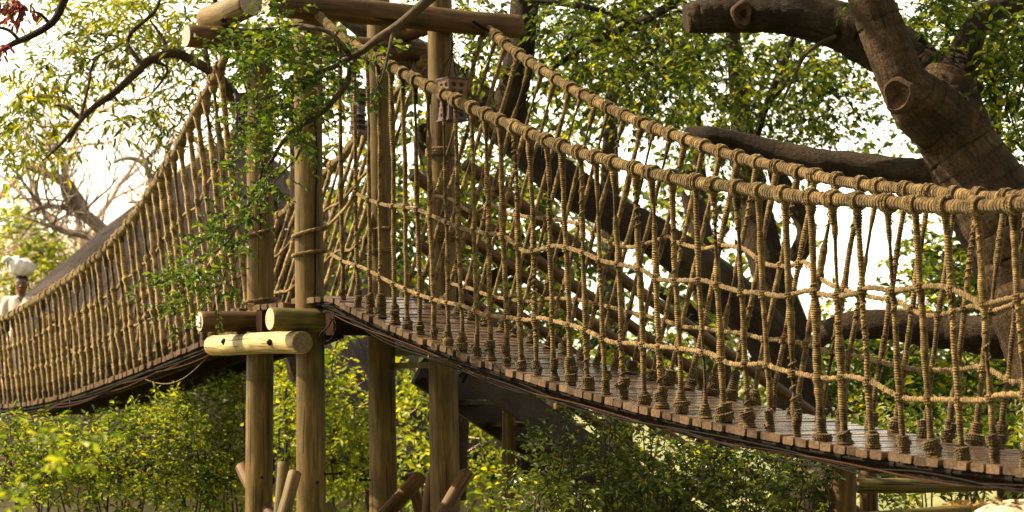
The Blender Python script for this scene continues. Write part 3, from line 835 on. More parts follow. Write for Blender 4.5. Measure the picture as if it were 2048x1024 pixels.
# squared trimmers between the floor beams
mb = MB()
box_between(mb, v3(PC(P1, .0, .36), H + .50), (CR[0], CR[1], 0), (BR[0], BR[1], 0), (0, 0, 1), .3, .12, .17)
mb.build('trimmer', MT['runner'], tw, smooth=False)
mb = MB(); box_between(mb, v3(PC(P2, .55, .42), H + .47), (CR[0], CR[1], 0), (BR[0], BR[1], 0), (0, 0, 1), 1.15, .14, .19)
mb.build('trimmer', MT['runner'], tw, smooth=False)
mb = MB(); box_between(mb, v3(PC(Pb1, .05, .47), H + .16), (BR[0], BR[1], 0), (CR[0], CR[1], 0), (0, 0, 1), .95, .06, .05)
mb.build('trimmer', MT['pole_green'], tw, smooth=False)
# platform boards
TS = Span(P1, BR, CR)
for k, s in enumerate(np.arange(-.30, .86, .118)):
    dz = .655 if s > .25 else .640
    if abs(s) < .17 or s > .80: w0, ln = .13, .88
    else: w0, ln = -.135 + random.uniform(-.03, .03), 1.28
    plank(tw, TS, float(s), H + dz - .02, 0.0, .104, ln, .042, w0, MT['plank'])
# nail plate on the beam end, bolts
e0 = v3(PC(P1, -.577, .17), H + .50)
mb = MB(); box_between(mb, e0 - np.array([CR[0], CR[1], 0]) * .006, (BR[0], BR[1], 0), (0, 0, 1), (CR[0], CR[1], 0), .075, .085, .004, .0005)
for i in range(6):
    for j in range(4):
        c = e0 - np.array([CR[0], CR[1], 0]) * .0105 + np.array([BR[0], BR[1], 0]) * (-.027 + .018 * j) + np.array([0, 0, -.034 + .0136 * i])
        box_between(mb, c, (BR[0], BR[1], 0), (0, 0, 1), (CR[0], CR[1], 0), .010, .004, .005, .0005)
mb.build('nail_plate', MT['tag'], d1, smooth=False)
def bolt(a, d, l, r=.007, name='bolt'):
    a = np.asarray(a, float); d = np.asarray(d, float); d /= np.linalg.norm(d); mb = MB()
    tube(mb, np.stack([a, a + d * l]), r, 8); tube(mb, np.stack([a + d * (l - .03), a + d * (l - .012)]), r * 2.1, 6)
    tube(mb, np.stack([a + d * .0, a + d * .012]), r * 2.2, 6)
    return mb.build(name, MT['wire'], tw)
bolt(at(648, 948, 17.5), (1, 0, .03), .145); bolt(at(750, 960, 18.9), (-1, 0, .02), .135)
fc = np.array([-CR[0], -CR[1], 0])
for s_, z_ in ((.0, .345), (.93, .325)):
    c = v3(PC(P1, -.215, s_), H + z_) + fc * .083
    bolt(c, fc, .025, .012)
bolt(at(453, 41, 18.0), (-1, -.3, 0), .05, .01)
for px, py, Y in ((524, 955, 18.25), (635, 965, 17.4)):
    bolt(at(px, py, Y - .12), (0, -1, 0), .02, .006)
# braces at the foot of the posts
def pxlog(name, x0, y0, Y0, x1, y1, Y1, wd, m, e): 
    a, b = at(x0, y0, Y0), at(x1, y1, Y1)
    b = a + (b - a) * 2.4
    return log(name, a, b, pw(wd, Y0) / 2, pw(wd, Y1) / 2, m, e, knots=2)
pxlog('brace', 482, 934, 18.75, 512, 985, 18.5, 25, 'pole_dark', 'end')
pxlog('brace', 564, 926, 18.1, 560, 1024, 18.0, 24, 'pole_green', 'end_dark')
pxlog('brace', 592, 944, 17.25, 566, 1024, 17.1, 27, 'pole', 'end_grey')
pxlog('brace', 838, 955, 18.45, 768, 1030, 18.2, 30, 'pole_dark', 'end_dark')
pxlog('brace', 822, 945, 18.95, 838, 1024, 19.0, 22, 'pole_dark', 'end_dark')
pxlog('brace', 864, 948, 18.25, 858, 1024, 18.2, 26, 'pole_dark', 'end_dark')
pxlog('brace', 938, 944, 17.75, 884, 1030, 17.5, 28, 'pole_dark', 'end_dark')
pxlog('brace', 652, 1005, 17.8, 672, 1040, 17.8, 22, 'pole_green', 'end')
# rope loops on the posts
def loop(c, R, z, tilt, r=.0135, extra=None, a0=PI / 2, turns=1.04):
    n = int(34 * turns); t = np.linspace(0, 2 * PI * turns, n) + a0
    P = np.stack([c[0] + R * np.cos(t), c[1] + R * np.sin(t), z + tilt * np.cos(t)], -1)
    if turns > 1.2: P[:, 2] += np.linspace(0, (turns - 1) * .03, n)
    if extra is not None: P = np.vstack([P, extra])
    mb = MB(); Q = smooth_path(P, len(P) * 5)
    tube(mb, Q, r, 8, True, rad=lambda q, g: 1 + .16 * np.cos(3 * g - q * 2 * PI / .055))
    return mb.build('rope_loop', MT['net'], tw, origin=P[0])
zY = lambda y, Y: H + (HOR - y) * Y / F
loop(P1, .128, zY(468, 18.4), .035); loop(P1, .13, zY(602, 18.4), .015, .015)
loop(P2, .128, zY(464, 17.5), .035, extra=np.stack([nets['NU'][0][2] - np.array([.05, 0, .1]), nets['NU'][0][2]]), a0=-.3)
loop(P2, .128, zY(506, 17.5), .02, extra=np.stack([nets['NL'][0][2]]), a0=-.3)
loop(Pb1 + [-.03, 0], .118, zY(458, 18.9), .01); loop(Pb1 + [-.02, 0], .122, zY(505, 18.9), .012, turns=2.1)
loop(Pb2 + [-.055, 0], .118, zY(312, 18.1), .0, turns=3.1); loop(Pb2 + [-.04, 0], .12, zY(485, 18.1), .0, .009, turns=4.1)
loop(P1 + np.array([-.0, 0]), .125, zA + .02, .02, .011, turns=3.1); loop(P2, .122, H + 2.72, .01, .011, turns=3.1)
# black cable down the nearest post
mb = MB(); zz = np.linspace(H + .68, H + 2.7, 40)
an = -1.25 + .25 * np.sin(zz * 2.2) + .1 * np.sin(zz * 5)
tube(mb, np.stack([P2[0] + .116 * np.cos(an), P2[1] + .116 * np.sin(an), zz], -1), .007, 6); mb.build('black_cable', MT['wire'], tw)
# tail of wire hanging at the beam by the deck edge
mb = MB(); P = np.array([at(668, 632, 17.0), at(672, 655, 16.95), at(662, 678, 16.95), at(650, 682, 17.0), at(640, 670, 17.0), at(655, 655, 17.0), at(664, 640, 16.95)])
tube(mb, smooth_path(P, 40), .006, 5); mb.build('wire_loop', MT['wire'], tw)
# wires that tie the hand ropes to the gate beam
mb = MB(); tube(mb, np.stack([at(945, 42, 17.9), at(985, 66, 17.95)]), .012, 6); mb.build('tie_wire', MT['cable'], tw)

# ------------------------------------------------------------------ LANTERNS
def lantern(cx, cy_top, cy_bot, Y, wtop, rot, label, two=True):
    top = at(cx, cy_top, Y); h = pw(cy_bot - cy_top, Y); wt = pw(wtop, Y)
    root = empty('lantern', (top[0], top[1], top[2] - h), label, 'lantern', 'pierced metal lanterns hanging from the tower')
    root.rotation_euler[2] = rot
    def ring(w, z): return [(-w, -w, z), (w, -w, z), (w, w, z), (-w, w, z)]
    w0 = wt / 2; lv = [(w0, h), (w0 * .86, h * .52), (w0 * .80, h * .5), (w0 * .98, 0)]
    V = [p for (w, z) in lv for p in ring(w, z)]
    mb = MB()
    for k, mi in ((0, 1 if two else 0), (1, 0), (2, 0)):
        f = [[k * 4 + j, k * 4 + (j + 1) % 4, (k + 1) * 4 + (j + 1) % 4, (k + 1) * 4 + j][::-1] for j in range(4)]
        mb.add(V, f, None, mi)
    body_mb = mb
    def child(mb, nm, m, par=root):
        o = mb.build(nm, m, None, smooth=False); o.parent = par; return o
    mb = MB(); box_between(mb, (0, 0, h + .005), (1, 0, 0), (0, 1, 0), (0, 0, 1), wt * 1.14, wt * 1.14, .012, .003); child(mb, 'top_plate', MT['lantern'])
    mb = MB(); box_between(mb, (0, 0, -.006), (1, 0, 0), (0, 1, 0), (0, 0, 1), wt * 1.12, wt * 1.12, .012, .003); child(mb, 'bottom_plate', MT['lantern'])
    op, fp = MB(), MB()                                       # pierced windows with their bent-out flaps
    for f in range(4):
        a = f * PI / 2; n = np.array([math.cos(a), math.sin(a), 0]); t = np.array([-math.sin(a), math.cos(a), 0]); up = np.array([0, 0, 1.0])
        for row, z in enumerate((.86, .70, .38, .25, .12)):
            wz = np.interp(z * h, [0, h * .5, h], [w0 * .98, w0 * .82, w0]) + .002
            for kx in (-.42, .42):
                s = h * .05; c = n * wz + t * kx * wz + up * z * h
                op.add([c - t * s - up * s, c + t * s - up * s, c + t * s + up * s, c - t * s + up * s], [[0, 1, 2, 3]])
                e = c + up * s; fp.add([e - t * s + n * .002, e + t * s + n * .002, e + t * s + n * s * 1.5 - up * s * .7, e - t * s + n * s * 1.5 - up * s * .7], [[0, 1, 2, 3]])
    body_mb.absorb(op, 2).absorb(fp, 3)
    b = body_mb.build('body', [MT['lantern'], MT['lantern_copper'], MT['dark'], MT['lantern']], None, smooth=False); b.parent = root
    mb = MB(); ap = np.array([0, 0, h + wt * 1.25])
    for (x, y) in ((-1, -1), (1, -1), (1, 1), (-1, 1)): tube(mb, np.stack([np.array([x * w0, y * w0, h]), ap]), .004, 5)
    tube(mb, np.stack([ap, ap + [0, 0, .12]]), .006, 5)
    t = np.linspace(0, 6.3, 14); tube(mb, np.stack([.02 * np.cos(t), t * 0, ap[2] + .02 * np.sin(t)], -1), .004, 5)
    child(mb, 'hanger', MT['wire'])
    return root
lantern(905, 160, 240, 17.72, 44, .55, 'large copper and purple lantern hanging on the right back tower post')
lantern(483, 190, 266, 18.1, 27, .2, 'purple lantern half hidden in leaves at the left front tower post', False)
lantern(716, 180, 266, 18.7, 24, .9, 'thin dark lantern between ropes just left of the left back tower post', False)
# ------------------------------------------------------------------ STAIR behind the tower
st = empty('staircase', (*PC(P2, 1.4), 0), 'dark timber staircase with log rails running down to the right behind the near span', 'stairs')
Q0 = PC(P2, 1.36, .05); run = 3.9; dz = -1.806 / 3.07
def sp3(t, off, z0): 
    q = Q0 + CR * t - BR * off; return v3(q, H + z0 + dz * t)
for off in (.0, .9):
    log('handrail', sp3(-.05, off, 1.72), sp3(run, off, 1.72), .052, .05, 'pole_dark', 'end_dark', st, 12)
    log('middle_rail', sp3(-.05, off, 1.16), sp3(run, off, 1.16), .045, .043, 'pole_dark', 'end_dark', st, 12)
    log('lower_rail', sp3(-.05, off, .68), sp3(run, off, .68), .045, .043, 'pole_dark', 'end_dark', st, 12)
    mb = MB(); a, b = sp3(.0, off, .12), sp3(run, off, .12); d = (b - a) / np.linalg.norm(b - a); c_ = np.array([BR[0], BR[1], 0]); u_ = np.cross(c_, d); u_ = u_ if u_[2] > 0 else -u_
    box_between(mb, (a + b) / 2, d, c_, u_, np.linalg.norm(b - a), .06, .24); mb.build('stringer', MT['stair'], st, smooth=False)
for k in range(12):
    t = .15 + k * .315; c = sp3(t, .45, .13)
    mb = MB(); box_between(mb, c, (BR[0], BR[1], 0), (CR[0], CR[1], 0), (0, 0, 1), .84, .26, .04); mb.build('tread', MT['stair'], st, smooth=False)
for t, off in ((2.7, .0), (2.7, .9)):
    p = sp3(t, off, 1.72); log('post', v3(p[:2] - BR * .08, 0.02 - .3), v3(p[:2] - BR * .08, H - .05 + dz * t), .058, .055, 'pole', 'end', st, 12)
for x, y, Y, wd in ((1015, 792, 18.75, 27), (1122, 806, 19.0, 26)):
    a = at(x, y, Y); log('post', [a[0], a[1], -.2], a, pw(wd, Y) / 2, pw(wd, Y) / 2, 'pole', 'end', st, 14)
# ------------------------------------------------------------------ LOG FENCE frame right
fr = empty('log_fence', at(1690, 1024, 15.2) * [1, 1, 0], 'low fence of thick dark logs under the right end of the near span', 'fence')
def plog(name, x0, y0, x1, y1, Y0, Y1, wd, m, par): return log(name, at(x0, y0, Y0), at(x1, y1, Y1), pw(wd, Y0) / 2, pw(wd, Y1) / 2, m, 'end_dark', par, 14)
a = at(1690, 930, 15.2); log('post', [a[0], a[1], -.2], a, .085, .08, 'pole_dark', 'end_dark', fr, 14)
a = at(1735, 935, 15.9); log('post', [a[0], a[1], -.2], a, .07, .065, 'pole_dark', 'end_dark', fr, 14)
plog('rail', 1555, 905, 1676, 988, 16.4, 15.3, 42, 'pole_dark', fr)
plog('rail', 1712, 972, 2100, 966, 15.3, 15.6, 30, 'pole_green', fr)
plog('rail', 1730, 1036, 2120, 1012, 15.0, 15.4, 28, 'pole_green', fr)

# ------------------------------------------------------------------ vegetation helpers
def leaves(mb, pos, axis, nor, L, Wd, fold=.25, kind=6):
    n = len(pos)
    axis = axis / (np.linalg.norm(axis, axis=1)[:, None] + 1e-9)
    sd = np.cross(axis, nor); sd /= np.linalg.norm(sd, axis=1)[:, None] + 1e-9
    up = np.cross(sd, axis)
    L = np.broadcast_to(L, (n,))[:, None]; Wd = np.broadcast_to(Wd, (n,))[:, None]
    def pt(l, w, u): return pos + axis * (L * l) + sd * (Wd * w) + up * (Wd * u)
    if kind == 6:
        V = np.stack([pt(0, 0, 0), pt(.3, .5, fold), pt(.72, .42, fold * .6), pt(1, 0, -.35), pt(.72, -.42, fold * .6), pt(.3, -.5, fold)], 1)
        b = np.arange(n)[:, None] * 6
        Fc = np.concatenate([b + np.array([[0, 1, 2, 3]]), b + np.array([[0, 3, 4, 5]])])
    else:
        V = np.stack([pt(0, 0, 0), pt(.45, .5, fold), pt(1, 0, -.3), pt(.45, -.5, fold)], 1)
        b = np.arange(n)[:, None] * 4
        Fc = np.concatenate([b + np.array([[0, 1, 2]]), b + np.array([[0, 2, 3]])])
    mb.add(V.reshape(-1, 3), Fc)

def rnd_unit(n):
    d = RNG.normal(0, 1, (n, 3)); return d / np.linalg.norm(d, axis=1)[:, None]

def spray(lm, tm, cen, rad, n_tw, per, tl, L, Wd, droop=.3, up=.3, kind=6, twr=.003, shell=.0, out=.6, fold=.25):
    """n_tw leafy twigs in the ellipsoid cen/rad; lm leaf mesh, tm twig mesh"""
    cen, rad = np.asarray(cen, float), np.asarray(rad, float)
    u = rnd_unit(n_tw); q = RNG.random(n_tw) ** (1 / 3); q = shell + (1 - shell) * q
    # lumpy outline
    lump = 1 + .25 * np.sin(u[:, 0] * 5 + cen[0] * 3) * np.sin(u[:, 2] * 6 + cen[2] * 5)
    base = cen + u * (q * lump)[:, None] * rad
    d = out * u + rnd_unit(n_tw) * .7 + np.array([0, 0, up]); d /= np.linalg.norm(d, axis=1)[:, None]
    ln = tl * RNG.uniform(.6, 1.3, n_tw)
    k = (np.arange(per) + .5) / per
    P = base[:, None, :] + d[:, None, :] * (ln[:, None] * k[None])[:, :, None]
    P[:, :, 2] -= droop * (ln[:, None] * k[None] ** 2)
    s = np.cross(d, [0, 0, 1.0]) + 1e-6; s /= np.linalg.norm(s, axis=1)[:, None]
    sg = np.where(np.arange(per) % 2 == 0, 1, -1)
    ax = d[:, None, :] * .55 + s[:, None, :] * sg[None, :, None] * .8 + RNG.normal(0, .35, P.shape) + np.array([0, 0, -droop])
    nr = np.array([0, 0, 1.0]) + RNG.normal(0, .55, P.shape)
    m = n_tw * per
    Lr = L * RNG.uniform(.38, 1.35, m)
    leaves(lm, P.reshape(-1, 3), ax.reshape(-1, 3), nr.reshape(-1, 3), Lr, Lr * (Wd / L) * RNG.uniform(.8, 1.2, m), fold, kind)
    if tm is not None and twr > 0:
        # three-sided twigs
        a, b = base, P[:, -1, :]
        T = b - a; A = np.cross(T, [.3, .5, .8]); A /= np.linalg.norm(A, axis=1)[:, None] + 1e-9
        B = np.cross(T, A); B /= np.linalg.norm(B, axis=1)[:, None] + 1e-9
        V = []
        for e, r in ((a, twr), (P[:, per // 2, :], twr * .8), (b, twr * .4)):
            for g in range(3): V.append(e + r * (math.cos(g * 2.094) * A + math.sin(g * 2.094) * B))
        V = np.stack(V, 1); bse = np.arange(n_tw)[:, None] * 9
        Fc = [bse + np.array([[i * 3 + j, i * 3 + (j + 1) % 3, i * 3 + 3 + (j + 1) % 3, i * 3 + 3 + j]]) for i in range(2) for j in range(3)]
        tm.add(V.reshape(-1, 3), np.concatenate(Fc))

def pe(px, py, Y, rx, ry, dep=None):
    """ellipsoid from photo pixels"""
    return at(px, py, Y), (pw(rx, Y), pw(rx, Y) * .8 if dep is None else dep, pw(ry, Y))

def limb(mb, pts, wds, sides=12, jit=.0, seg=8, lump=.06, mi=0):
    """pts: (px,py,Y); wds: px widths"""
    P = np.array([at(*p) for p in pts]); R = np.array([pw(w, p[2]) / 2 for w, p in zip(wds, pts)])
    n = seg * (len(pts) - 1) + 1
    Q = smooth_path(P, n); R = np.interp(np.linspace(0, len(pts) - 1, n), np.arange(len(pts)), R)
    Q[1:-1] += RNG.normal(0, 1, (n - 2, 3)) * (R[1:-1, None] * jit)
    ph = random.uniform(0, 6)
    tube(mb, Q, R, sides, True, mi, rad=lambda q, g: 1 + lump * np.sin(3 * g + q * 2 + ph) + lump * .7 * np.sin(5 * g - q * 5 + ph) + lump * .5 * np.sin(q * 11 + 2 * g))
    return Q

def grow(mb, a, d, L, r, depth, spread=.55, nch=3, up=.0, sides=6, tips=None, taper=.55, bend=.18):
    """recursive bare branch"""
    n = 6; P = [np.asarray(a, float)]; d = np.asarray(d, float) / np.linalg.norm(d)
    for i in range(n):
        d = d + RNG.normal(0, bend, 3) + np.array([0, 0, up]); d /= np.linalg.norm(d)
        P.append(P[-1] + d * L / n)
    P = np.array(P); R = np.linspace(r, r * taper, n + 1)
    tube(mb, P, R, sides, depth == 0)
    if depth == 0:
        if tips is not None: tips.append(P[-1])
        return
    for k in range(nch):
        i = random.randint(2, n) if k else n
        dd = (P[i] - P[i - 1]); dd /= np.linalg.norm(dd)
        nd = dd + RNG.normal(0, spread, 3); nd /= np.linalg.norm(nd)
        grow(mb, P[i], nd, L * random.uniform(.55, .8), R[i] * random.uniform(.55, .8), depth - 1, spread, nch, up, max(3, sides - 1), tips, taper, bend)

def veg(name, label, cat, loc, group=None): return empty(name, (loc[0], loc[1], 0), label, cat, group)

# ------------------------------------------------------------------ FOREGROUND BRANCH
fb = empty('leafy_branch', at(870, -20, 15.2), 'leafy green branch reaching down in front of the tower from the top of the picture', 'branch')
mb = MB(); YB = 15.3
mainp = limb(mb, [(930,-60,15.2),(870,-12,15.2),(800,48,15.3),(755,78,15.3),(724,102,15.4),(700,115,15.4),(665,135,15.4),(630,147,15.5),(600,160,15.6),(560,185,15.7),(525,215,15.8)], [26.4,22.4,18.5,15.8,14.5,12.5,10.6,8.6,6.6,5.3,3.3], 9)
limb(mb, [(700,112,15.4),(680,86,15.3),(660,66,15.3),(625,55,15.3),(595,50,15.4),(560,62,15.4),(520,88,15.5),(475,106,15.5)], [10.6,9.9,9.2,7.9,5.9,4.6,3.3,2.0], 8)
limb(mb, [(786,62,15.3),(778,100,15.2),(770,135,15.2),(758,170,15.2),(742,188,15.2)], [8.6,6.6,5.3,4.0,2.0], 7)
limb(mb, [(700,120,15.4),(696,160,15.4),(672,195,15.4),(640,228,15.5),(600,252,15.5),(565,285,15.5),(545,318,15.6),(522,352,15.6),(502,400,15.7),(478,448,15.7),(450,490,15.7),(400,520,15.8),(345,552,15.8),(300,575,15.9)], [11.2,11.2,11.9,11.9,10.6,8.6,7.9,7.3,5.9,5.3,4.6,4.0,3.3,2.0], 9)
limb(mb, [(522,352,15.6),(528,300,15.5),(532,250,15.5),(515,225,15.4)], [5.9,6.6,5.3,2.6], 7)
limb(mb, [(600,300,15.5),(590,320,15.5),(560,350,15.5),(540,375,15.5)], [5.3,4.0,3.3,2.0], 6)
limb(mb, [(478,448,15.7),(440,462,15.7),(408,460,15.7)], [4.0,2.6,1.3], 6)
limb(mb, [(450,490,15.7),(452,540,15.7),(430,590,15.8),(395,620,15.8),(350,640,15.8)], [4.0,3.3,2.6,2.0,1.3], 6)
limb(mb, [(560,62,15.4),(555,30,15.4),(545,0,15.4),(548,-40,15.4)], [3.3,4.0,4.6,5.9], 6)
limb(mb, [(530,240,15.5),(500,232,15.5),(482,228,15.5)], [3.3,2.6,1.3], 6)
limb(mb, [(640,228,15.5),(655,262,15.4),(660,285,15.4)], [4.0,2.6,1.3], 6)
mb.build('branch', MT['bark_twig'], fb)
lm, tm = MB(), MB()
cl_ = [(545,12,26,20,16),(575,35,24,20,12),(470,100,32,16,22),(515,92,36,22,28),(560,80,34,22,26),(600,95,36,28,30),(640,95,30,24,22),(550,125,48,26,40),(600,140,46,28,40),(650,150,36,26,28),(520,160,34,26,24),(690,160,26,22,14),(715,130,20,20,9),(735,175,16,22,8),(775,85,16,14,6),(790,110,14,14,5),
       (560,190,44,26,34),(610,200,40,30,32),(500,215,32,28,24),(545,235,40,26,30),(600,245,34,26,24),(640,215,24,24,12),(490,255,28,22,18),(530,285,32,28,24),(580,285,28,22,17),(495,310,28,28,20),(530,340,28,24,17),(470,340,22,24,12),(500,375,28,26,18),(545,375,18,20,8),(470,400,26,22,15),(505,420,20,22,10),
       (450,440,28,22,16),(415,465,28,20,13),(475,470,20,20,9),(430,500,32,22,18),(385,520,32,20,15),(345,540,28,18,10),(405,555,32,24,17),(360,585,32,20,14),(310,575,26,14,7),(440,555,20,24,9),(415,605,26,18,10),(365,625,24,14,8),(345,645,16,10,4),(265,580,14,8,3),(625,290,16,14,6),(745,135,12,16,4),(700,210,14,14,4),(762,215,10,14,3)]
for (x, y, rx, ry, n) in cl_:
    if y < 280: rx, n = rx * 1.25, n * 1.1
    if y > 400: rx, ry, n = rx * 1.2, ry * 1.15, n * 1.6
    c, r = pe(x, y, 15.45 + random.uniform(-.25, .2), rx, ry, .28)
    spray(lm, tm, c, r, max(2, int(n * .50)), 9, .17, .047, .025, .25, .15, 6, .0018)
fo = lm.absorb(tm, 1).build('foliage', [MT['lf_branch'], MT['bark_twig']], fb, smooth=False)

# ------------------------------------------------------------------ YELLOW-GREEN TREE upper left
yt = veg('yellow_leaved_tree', 'yellow green tree with an arching bare limb at the upper left, behind the farther span', 'tree', at(560, 500, 22.5))
mb = MB()
limb(mb, [(600,760,22.8),(560,520,22.7),(520,330,22.6),(490,240,22.5),(462,185,22.4),(430,150,22.3),(400,130,22.2),(370,114,22.2),(340,108,22.1),(300,120,22.1),(265,152,22.0),(225,188,22.0),(190,212,21.9),(158,245,21.8),(136,285,21.8)], [46,40,34,28,25,22,20,18,17,17,16,14,12,9,6], 12)
limb(mb, [(158,245,21.8),(120,290,21.7),(84,322,21.7)], [9,6,3], 7)
limb(mb, [(285,130,22),(262,100,22),(255,85,22.1),(268,60,22.1),(310,22,22.2),(325,-20,22.2)], [10,10,8,8,7,6], 7)
limb(mb, [(160,240,21.8),(175,180,21.9),(190,120,22),(235,95,22)], [7,6,5,3], 6)
limb(mb, [(160,236,21.9),(135,215,21.9),(110,210,22)], [9,8,4], 6)
limb(mb, [(340,108,22.1),(325,75,22.2),(300,40,22.2)], [9,7,4], 6)
limb(mb, [(300,120,22.1),(335,140,22.2),(300,190,22.3),(270,200,22.3)], [7,6,4,3], 6)
limb(mb, [(420,145,22.3),(410,80,22.4),(425,20,22.5),(440,-30,22.5)], [10,10,9,9], 7)
mb.build('trunk', MT['bark'], yt)
lm, tm = MB(), MB()
for (x, y, rx, ry, n) in [(60,10,40,25,30),(130,15,50,30,45),(180,40,50,40,60),(230,20,50,35,60),(290,15,60,40,70),(350,25,50,40,65),(410,30,40,40,50),(250,75,55,40,75),(310,70,50,40,70),(360,75,40,35,50),(190,95,55,35,70),(130,130,45,30,45),(80,140,40,30,34),(60,185,45,35,45),(100,180,40,30,36),(40,225,45,35,48),(90,230,45,35,45),(140,190,35,30,26),(30,275,45,35,42),(80,270,40,35,32),(20,320,40,28,34),(65,320,35,22,20),(250,215,45,25,34),(290,240,40,28,34),(210,180,30,22,16),(330,215,40,30,36),(350,165,40,30,34),(400,180,35,35,34),(310,160,30,20,16),(420,235,30,30,26),(240,255,30,22,15),(350,262,35,20,18),(170,300,25,18,7),(400,90,35,30,36),(440,60,30,30,28),(480,30,30,30,24),(450,140,30,30,24),(470,190,30,40,26),(430,290,25,35,18),(440,340,15,25,8),(110,75,30,20,14),(15,120,25,20,12),(150,320,14,12,3),(175,250,25,20,12),(225,130,35,25,26),(280,110,40,25,34)]:
    c, r = pe(x, y, 22.75 + random.uniform(-.5, .7), rx, ry, .5)
    spray(lm, tm, c, r, max(2, int(n * .46)), 7, .34, .110, .028, .55, .1, 6, .0028, fold=.2)
lm.absorb(tm, 1).build('foliage', [MT['lf_yellow'], MT['bark_twig']], yt, smooth=False)

rb = empty('leafy_branch', at(60, -10, 19), 'dark bough with a few drooping purple leaves in the top left corner', 'branch')
mb = MB(); limb(mb, [(150,-50,19),(128,0,19),(112,35,19),(92,55,19),(55,75,19),(25,88,19),(0,104,19),(-40,130,19)], [20,17,16,15,14,12,13,12], 8)
limb(mb, [(40,82,19),(20,62,19),(0,55,19),(-30,45,19)], [8,7,6,5], 6); limb(mb, [(100,48,19),(80,28,19),(60,22,19)], [8,6,3], 6); mb.build('branch', MT['bark_dark'], rb)
lm, tm = MB(), MB()
for (x, y, rx, ry, n) in [(10,12,22,10,9),(35,10,20,10,7),(55,15,10,12,5),(20,28,8,8,3),(2,92,6,6,2)]:
    c, r = pe(x, y, 18.8, rx, ry, .1); spray(lm, tm, c, r, n, 5, .09, .075, .032, .8, -.3, 6, .002)
lm.absorb(tm, 1).build('foliage', [MT['lf_red'], MT['bark_twig']], rb, smooth=False)

# ------------------------------------------------------------------ BIG TREE at right
bt = veg('old_tree', 'massive old tree with grey brown trunk and sawn off limbs at the right edge', 'tree', at(2190, 900, 15.4))
mb = MB(); limb(mb, [(2420,1330,15.6),(2300,1050,15.5),(2190,800,15.4),(2100,620,15.35),(2030,480,15.3),(1965,370,15.3),(1915,285,15.3),(1885,215,15.3),(1900,150,15.35)], [330,290,250,225,200,172,150,150,105], 26, .01, 14, .035)
tr = mb.build('trunk', MT['bark'], bt)
mb = MB(); limb(mb, [(1900,250,15.2),(1850,215,15.1),(1808,165,15.0),(1782,100,15.0),(1758,40,15.0),(1730,-30,15.0),(1700,-110,15.1)], [140,128,98,92,90,88,84], 20, .01, 12, .03)
lb1 = mb.build('limb', MT['bark'], bt)
mb = MB(); limb(mb, [(1930,215,15.5),(1860,160,15.6),(1790,105,15.65),(1700,60,15.7),(1600,32,15.7),(1500,28,15.7),(1420,32,15.7),(1372,38,15.7)], [120,118,110,100,88,78,74,60], 20, .02, 12, .05)
lb2 = mb.build('limb', MT['bark_dark'], bt)
mb = MB(); limb(mb, [(1900,190,15.5),(1925,120,15.6),(1950,60,15.7),(1985,20,15.8),(2060,0,15.9),(2160,-40,16)], [90,70,52,46,42,36], 14, .02, 10, .04)
mb.build('limb', MT['bark_dark'], bt)
mb = MB(); limb(mb, [(1930,350,15.5),(1840,345,15.6),(1740,335,15.7),(1620,320,15.8),(1500,292,15.9),(1420,272,15.9),(1372,262,16.0)], [70,58,52,50,46,36,16], 14, .03, 10, .06)
mb.build('broken_limb', MT['bark_dark'], bt)
mb = MB(); limb(mb, [(2200,760,15.6),(2060,690,15.8),(1960,672,15.9),(1860,660,16),(1760,650,16),(1680,655,16.1),(1625,690,16.2)], [120,84,76,70,60,48,30], 14, .03, 10, .07)
mb.build('broken_limb', MT['bark_dark'], bt)
def scar(px, py, Y, w, h, nrm, name='cut_scar', par=None):
    c = at(px, py, Y); nrm = np.asarray(nrm, float); nrm /= np.linalg.norm(nrm)
    a = np.cross(nrm, [0, 0, 1.0]); a /= np.linalg.norm(a); b = np.cross(a, nrm)
    mb = MB(); k = 22; t = np.arange(k) / k * 2 * PI; w, h = pw(w, Y) / 2, pw(h, Y) / 2
    V = []; wob = 1 + .09 * np.sin(3 * t + px) + .05 * np.sin(5 * t)
    for q, dpt in ((1.28, -.05), (1.18, .022), (1.0, .030), (.86, .012), (.5, -.012), (.0, -.02)):
        V.append(c[None] + (a[None] * (np.cos(t) * w * q * wob)[:, None] + b[None] * (np.sin(t) * h * q * wob)[:, None]) + nrm[None] * (dpt + (RNG.normal(0, .005, k) if q < 1 else np.zeros(k)))[:, None])
    V = np.concatenate(V)
    for i in range(5):
        Fq = [[i * k + j, i * k + (j + 1) % k, (i + 1) * k + (j + 1) % k, (i + 1) * k + j] for j in range(k)]
        mb.add(V, Fq, None, 0 if i < 2 else 1)
    mb.build(name, [MT['bark'], MT['scar']], par)
scar(1796, 190, 14.70, 50, 58, (-.45, -1, -.12), par=lb1)
scar(1484, 28, 15.56, 34, 44, (.1, -1, -.1), par=lb2)
lm, tm = MB(), MB()
for (x, y, rx, ry, n) in [(1870,70,40,40,26),(1910,30,40,30,24),(1960,70,40,40,30),(1860,120,25,25,12),(2000,90,40,35,30),(2030,50,30,40,24),(1990,150,40,30,24),(2030,180,30,40,20),(1970,200,25,30,12),(2020,250,30,30,14),(2000,310,25,30,8),(2035,310,20,30,10),(1700,8,20,10,5),(1880,0,30,15,12),(1945,130,22,22,10),(1855,30,20,18,8)]:
    c, r = pe(x, y, 15.5 + random.uniform(-.4, .8), rx, ry, .5); spray(lm, tm, c, r, n, 7, .16, .062, .030, .4, .1, 6, .002)
fo_ = lm
limb(tm, [(1985,60,15.5),(2010,110,15.4),(2020,160,15.4),(2015,200,15.4),(2030,260,15.4)], [10,8,6,5,3], 6); limb(tm, [(2030,40,15.5),(2045,90,15.4),(2050,150,15.4),(2040,200,15.4)], [8,7,5,3], 6)
limb(tm, [(1700,60,15.6),(1620,100,15.5),(1585,160,15.5),(1560,215,15.5)], [8,8,6,3], 6)
